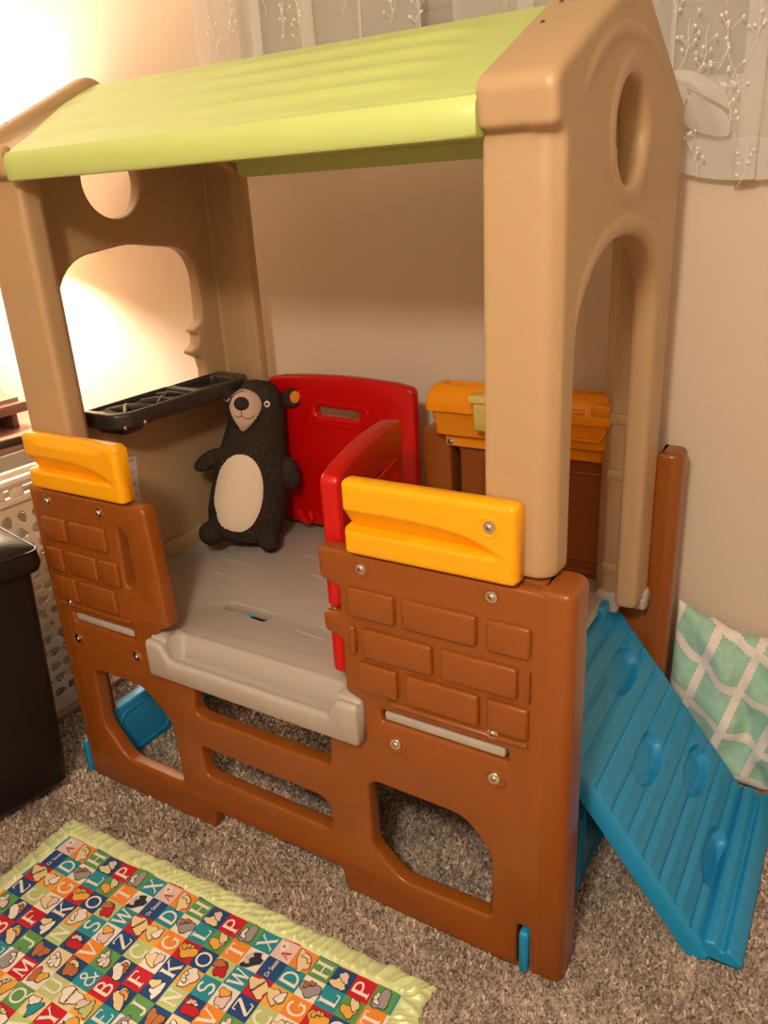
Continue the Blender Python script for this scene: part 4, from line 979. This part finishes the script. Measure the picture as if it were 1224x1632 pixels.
dkx = empty('desk', (-2.45, .30, 0)); tag(dkx, 'reddish wooden desk behind the tube frame chair', 'desk')
link('desk_top', box(-2.80, -2.05, -.55, .84, .700, .735, .006), M['desk_wood'], dkx)
for x in (-2.76, -2.10):
    for y in (-.50, .79): link('leg', box(x - .03, x + .03, y - .03, y + .03, 0, .700, .004), M['wood'], dkx)
link('back_board', box(-2.77, -2.745, -.47, .76, .35, .700, .003), M['wood'], dkx)
rs = empty('desk_riser', (-2.40, .20, .735)); tag(rs, 'dark mahogany shelf riser standing on the desk', 'shelf')
link('board', box(-2.62, -2.20, -.30, .648, .797, .832, .004), M['wood'], rs)
for y in (-.28, .615): link('support', box(-2.60, -2.24, y - .012, y + .012, .735, .797, .002), M['wood'], rs)
tl = empty('table_lamp', (TABLE_LAMP[0], TABLE_LAMP[1] - .01, .832)); tag(tl, 'table lamp with grey flared base on the desk riser', 'lamp')
LX, LY = TABLE_LAMP[0], TABLE_LAMP[1]
def sqr(h_, z): return [Vector((LX + x, LY - .01 + y, z)) for x, y in fil([(-h_, -h_), (h_, -h_), (h_, h_), (-h_, h_)], .008, 3)]
HB = .100
link('base', loft([sqr(HB, .832), sqr(HB, .846), sqr(HB - .004, .850), sqr(HB * .74, .872), sqr(HB * .50, .905), sqr(HB * .34, .95), sqr(HB * .22, 1.02)]), M['lamp_grey'], tl, smooth=30)
link('stem', tube([(LX, LY, 1.00), (LX, LY, 1.375)], .008, 10), M['lamp_grey'], tl)
link('socket', lathe([(.0001, 1.36), (.016, 1.36), (.018, 1.385), (.0001, 1.387)], 12, 'Z', (LX, LY, 0)), M['lamp_grey'], tl)
shd = lathe([(.150, 1.335), (.110, 1.505), (.1085, 1.505), (.1485, 1.335), (.150, 1.335)], 32, 'Z', (LX, LY, 0))
bm = bmesh.new(); bm.from_mesh(shd)
bmesh.ops.delete(bm, geom=[f for f in bm.faces if len(f.verts) > 4], context='FACES'); bm.to_mesh(shd); bm.free()
link('shade', shd, M['shade'], tl, smooth=60)
link('shade_arm', tube([(LX - .1475, LY, 1.345), (LX, LY, 1.368), (LX + .1475, LY, 1.345)], .002, 6), M['lamp_grey'], tl)

# ------------------------------------------------------------------ orange back box's pale yellow neighbour
yb = empty('lidded_tub', (-.37, .60, .89)); tag(yb, 'pale yellow lidded tub hanging on the orange planter box', 'tub')
link('tub', loft([[Vector((x, y, z)) for x, y in fil([(-.412 + i, .616 + i), (-.28 - i, .616 + i), (-.28 - i, .6465), (-.412 + i, .6465)], .006, 3)] for z, i in ((.910, .004), (.914, .001), (.980, -.002))]), M['pale_yellow'], yb)
link('lid', box(-.420, -.272, .606, .6465, .980, .999, .003), M['pale_yellow'], yb)

# ------------------------------------------------------------------ curtains
def curtain(name, x0, x1, hemf, ztop, fold, label, seed, sprigs, fa=.056, fl_=.158):
    root = empty(name, ((x0 + x1) / 2, .83, hemf((x0 + x1) / 2))); tag(root, label, 'curtain', None)
    nx = int((x1 - x0) / .004); nz = 26; V = []; F = []
    def cy(x, z): 
        return fold(x) + .004 * math.sin(z * 9 + x * 14)
    for i in range(nx + 1):
        x = x0 + (x1 - x0) * i / nx; zb = hemf(x)
        for j in range(nz + 1):
            z = zb + (ztop - zb) * j / nz; V.append((x + fa * math.sin(2 * PI * x / fl_ + seed) * (.75 + .25 * math.sin(x * 11)), cy(x, z) + .016 * math.cos(2 * PI * x / fl_ + seed) * (.7 + .3 * math.sin(z * 5 + x * 9)), z))
    for i in range(nx):
        for j in range(nz):
            a = i * (nz + 1) + j; F.append((a, a + nz + 1, a + nz + 2, a + 1))
    link('drape', mesh(V, F), M['sheer'], root, smooth=180)
    hv = []; hf = []
    for i in range(nx + 1):
        x = x0 + (x1 - x0) * i / nx; zb = hemf(x)
        for z in (zb - .001, zb + .045, zb + .078): hv.append((x + fa * math.sin(2 * PI * x / fl_ + seed) * (.75 + .25 * math.sin(x * 11)), cy(x, z) - .0015 + .016 * math.cos(2 * PI * x / fl_ + seed) * (.7 + .3 * math.sin(z * 5 + x * 9)), z))
    for i in range(nx):
        for j in range(2):
            a = i * 3 + j; hf.append((a, a + 3, a + 4, a + 1))
    link('hem', mesh(hv, hf), M['sheer_hem'], root, smooth=180)
    r = random.Random(seed); ms = []
    for (sx, sz, sgn) in sprigs:
        pts = [(sx + sgn * .02 * t + .006 * math.sin(t * 5), sz + .085 * (t - .5)) for t in [k / 6 for k in range(7)]]
        ms.append(tube([(x, cy(x, z) - .019, z) for x, z in pts], .0007, 5))
        for k in range(7):
            t = r.uniform(.15, 1); bx, bz = sx + sgn * .02 * t + r.uniform(-.022, .022), sz + .085 * (t - .5) + r.uniform(-.004, .018)
            px_, pz_ = sx + sgn * .02 * t * .8, sz + .085 * (t * .8 - .5)
            ms.append(tube([(px_, cy(px_, pz_) - .019, pz_), (bx, cy(bx, bz) - .019, bz)], .0005, 4)); ms.append(ellip((bx, cy(bx, bz) - .0195, bz), (.0032, .0015, .0038), u=8, v=5))
    e = link('embroidered_sprigs', join(*ms), M['embroidery'], root, smooth=60); e['kind'] = 'stuff'
    return root
def foldA(x): return .812 + .006 * math.sin(x * 7)
def foldB(x): return .812 + .006 * math.sin(x * 8 + 1)
spA = [(-1.19, 1.90, 1), (-1.23, 1.87, -1), (-1.06, 1.93, -1), (-1.02, 1.87, 1), (-.97, 1.86, 1), (-.83, 1.905, 1), (-.70, 1.87, 1), (-.64, 1.84, 1), (-.66, 1.95, -1), (-1.10, 2.06, 1), (-.85, 2.05, -1), (-.64, 2.08, 1)]
curtain('sheer_curtain', -1.335, -.590, lambda x: 1.562 + .004 * math.sin(x * 20), 2.34, foldA, 'white embroidered sheer curtain hanging behind the lime roof', 3, spA)
def hemB(x): return 1.440 + .125 * (1 - ss(-.10, .055, x)) + .003 * math.sin(x * 18)
spB = [(-.03, 1.70, 1), (-.045, 1.78, -1), (.005, 1.685, 1), (.045, 1.69, 1), (.085, 1.635, -1), (.075, 1.585, -1), (.10, 1.71, 1), (.05, 1.80, 1), (.02, 1.49, -1), (.10, 1.47, 1), (-.02, 1.62, -1), (.16, 1.60, 1), (.25, 1.72, 1), (-.25, 1.82, 1), (-.40, 1.86, -1), (.30, 1.55, 1), (.13, 1.80, -1), (.0, 1.90, 1)]
cb = curtain('sheer_curtain', -.500, .56, hemB, 2.34, foldB, 'white embroidered sheer curtain caught in a bunch at the right gable', 5, spB)
# the bunched knot of cloth at the gable
def folded(rows, seed):
    """a folded sheet through rows of points, refined to a smooth surface with sharp-ish pleats"""
    n = len(rows[0]); V = [p for r in rows for p in r]; F = [(i * n + j, i * n + j + 1, (i + 1) * n + j + 1, (i + 1) * n + j) for i in range(len(rows) - 1) for j in range(n - 1)]
    q = modded(mesh(V, F), ('SUBSURF', dict(levels=4)))
    for v in q.vertices: v.co.y += .0016 * math.sin(v.co.x * 150 + v.co.z * 60 + seed)
    return q
kn = [folded([[(-.058, .792, 1.650), (-.036, .768, 1.652), (-.012, .764, 1.650), (.020, .772, 1.640), (.044, .790, 1.622), (.066, .806, 1.596)], [(-.050, .772, 1.636), (-.034, .752, 1.636), (-.010, .748, 1.634), (.022, .758, 1.622), (.050, .780, 1.604), (.070, .802, 1.582)], [(-.046, .792, 1.622), (-.030, .768, 1.622), (-.006, .762, 1.618), (.026, .768, 1.602), (.054, .786, 1.585), (.072, .806, 1.572)]], 0),
      folded([[(-.044, .772, 1.632), (-.030, .752, 1.628), (-.014, .754, 1.620), (.000, .775, 1.614)], [(-.046, .770, 1.60), (-.036, .752, 1.588), (-.024, .756, 1.580), (-.014, .778, 1.582)], [(-.042, .774, 1.555), (-.039, .764, 1.542), (-.036, .766, 1.540), (-.033, .778, 1.548)]], 2),
      folded([[(.000, .784, 1.616), (.012, .768, 1.604), (.036, .776, 1.588), (.068, .802, 1.570)], [(-.010, .795, 1.586), (.010, .784, 1.570), (.040, .792, 1.556), (.074, .806, 1.548)], [(-.020, .808, 1.556), (.004, .802, 1.540), (.040, .806, 1.528), (.080, .812, 1.520)]], 4)]
for q in kn: link('gathered_fold', q, M['sheer_hem'], cb, smooth=180)
cr_ = empty('curtain_rod', (-.38, .835, 2.345)); tag(cr_, 'white curtain rod above the window carrying the sheer curtains', 'curtain rod')
link('rod', tube([(-1.45, .835, 2.352), (.70, .835, 2.352)], .010, 10), M['white_trim'], cr_)
for xx in (-1.42, .67): link('rod_bracket', box(xx - .01, xx + .01, .835, WALL_Y + .001, 2.340, 2.364, .002), M['white_trim'], cr_)

# ------------------------------------------------------------------ ceiling lamp (out of frame)
cl = empty('ceiling_lamp', (CEIL_LAMP[0], CEIL_LAMP[1], ZC)); tag(cl, 'round glowing ceiling lamp in front of the playhouse', 'lamp')
link('canopy', lathe([(.0001, 2.46), (.17, 2.46), (.175, 2.435), (.0001, 2.43)], 24, 'Z', (CEIL_LAMP[0], CEIL_LAMP[1], 0)), M['white_trim'], cl)
link('dome', lathe([(.155, 2.435), (.15, 2.40), (.11, 2.365), (.05, 2.35), (.0001, 2.347)], 24, 'Z', (CEIL_LAMP[0], CEIL_LAMP[1], 0)), M['diffuser'], cl)
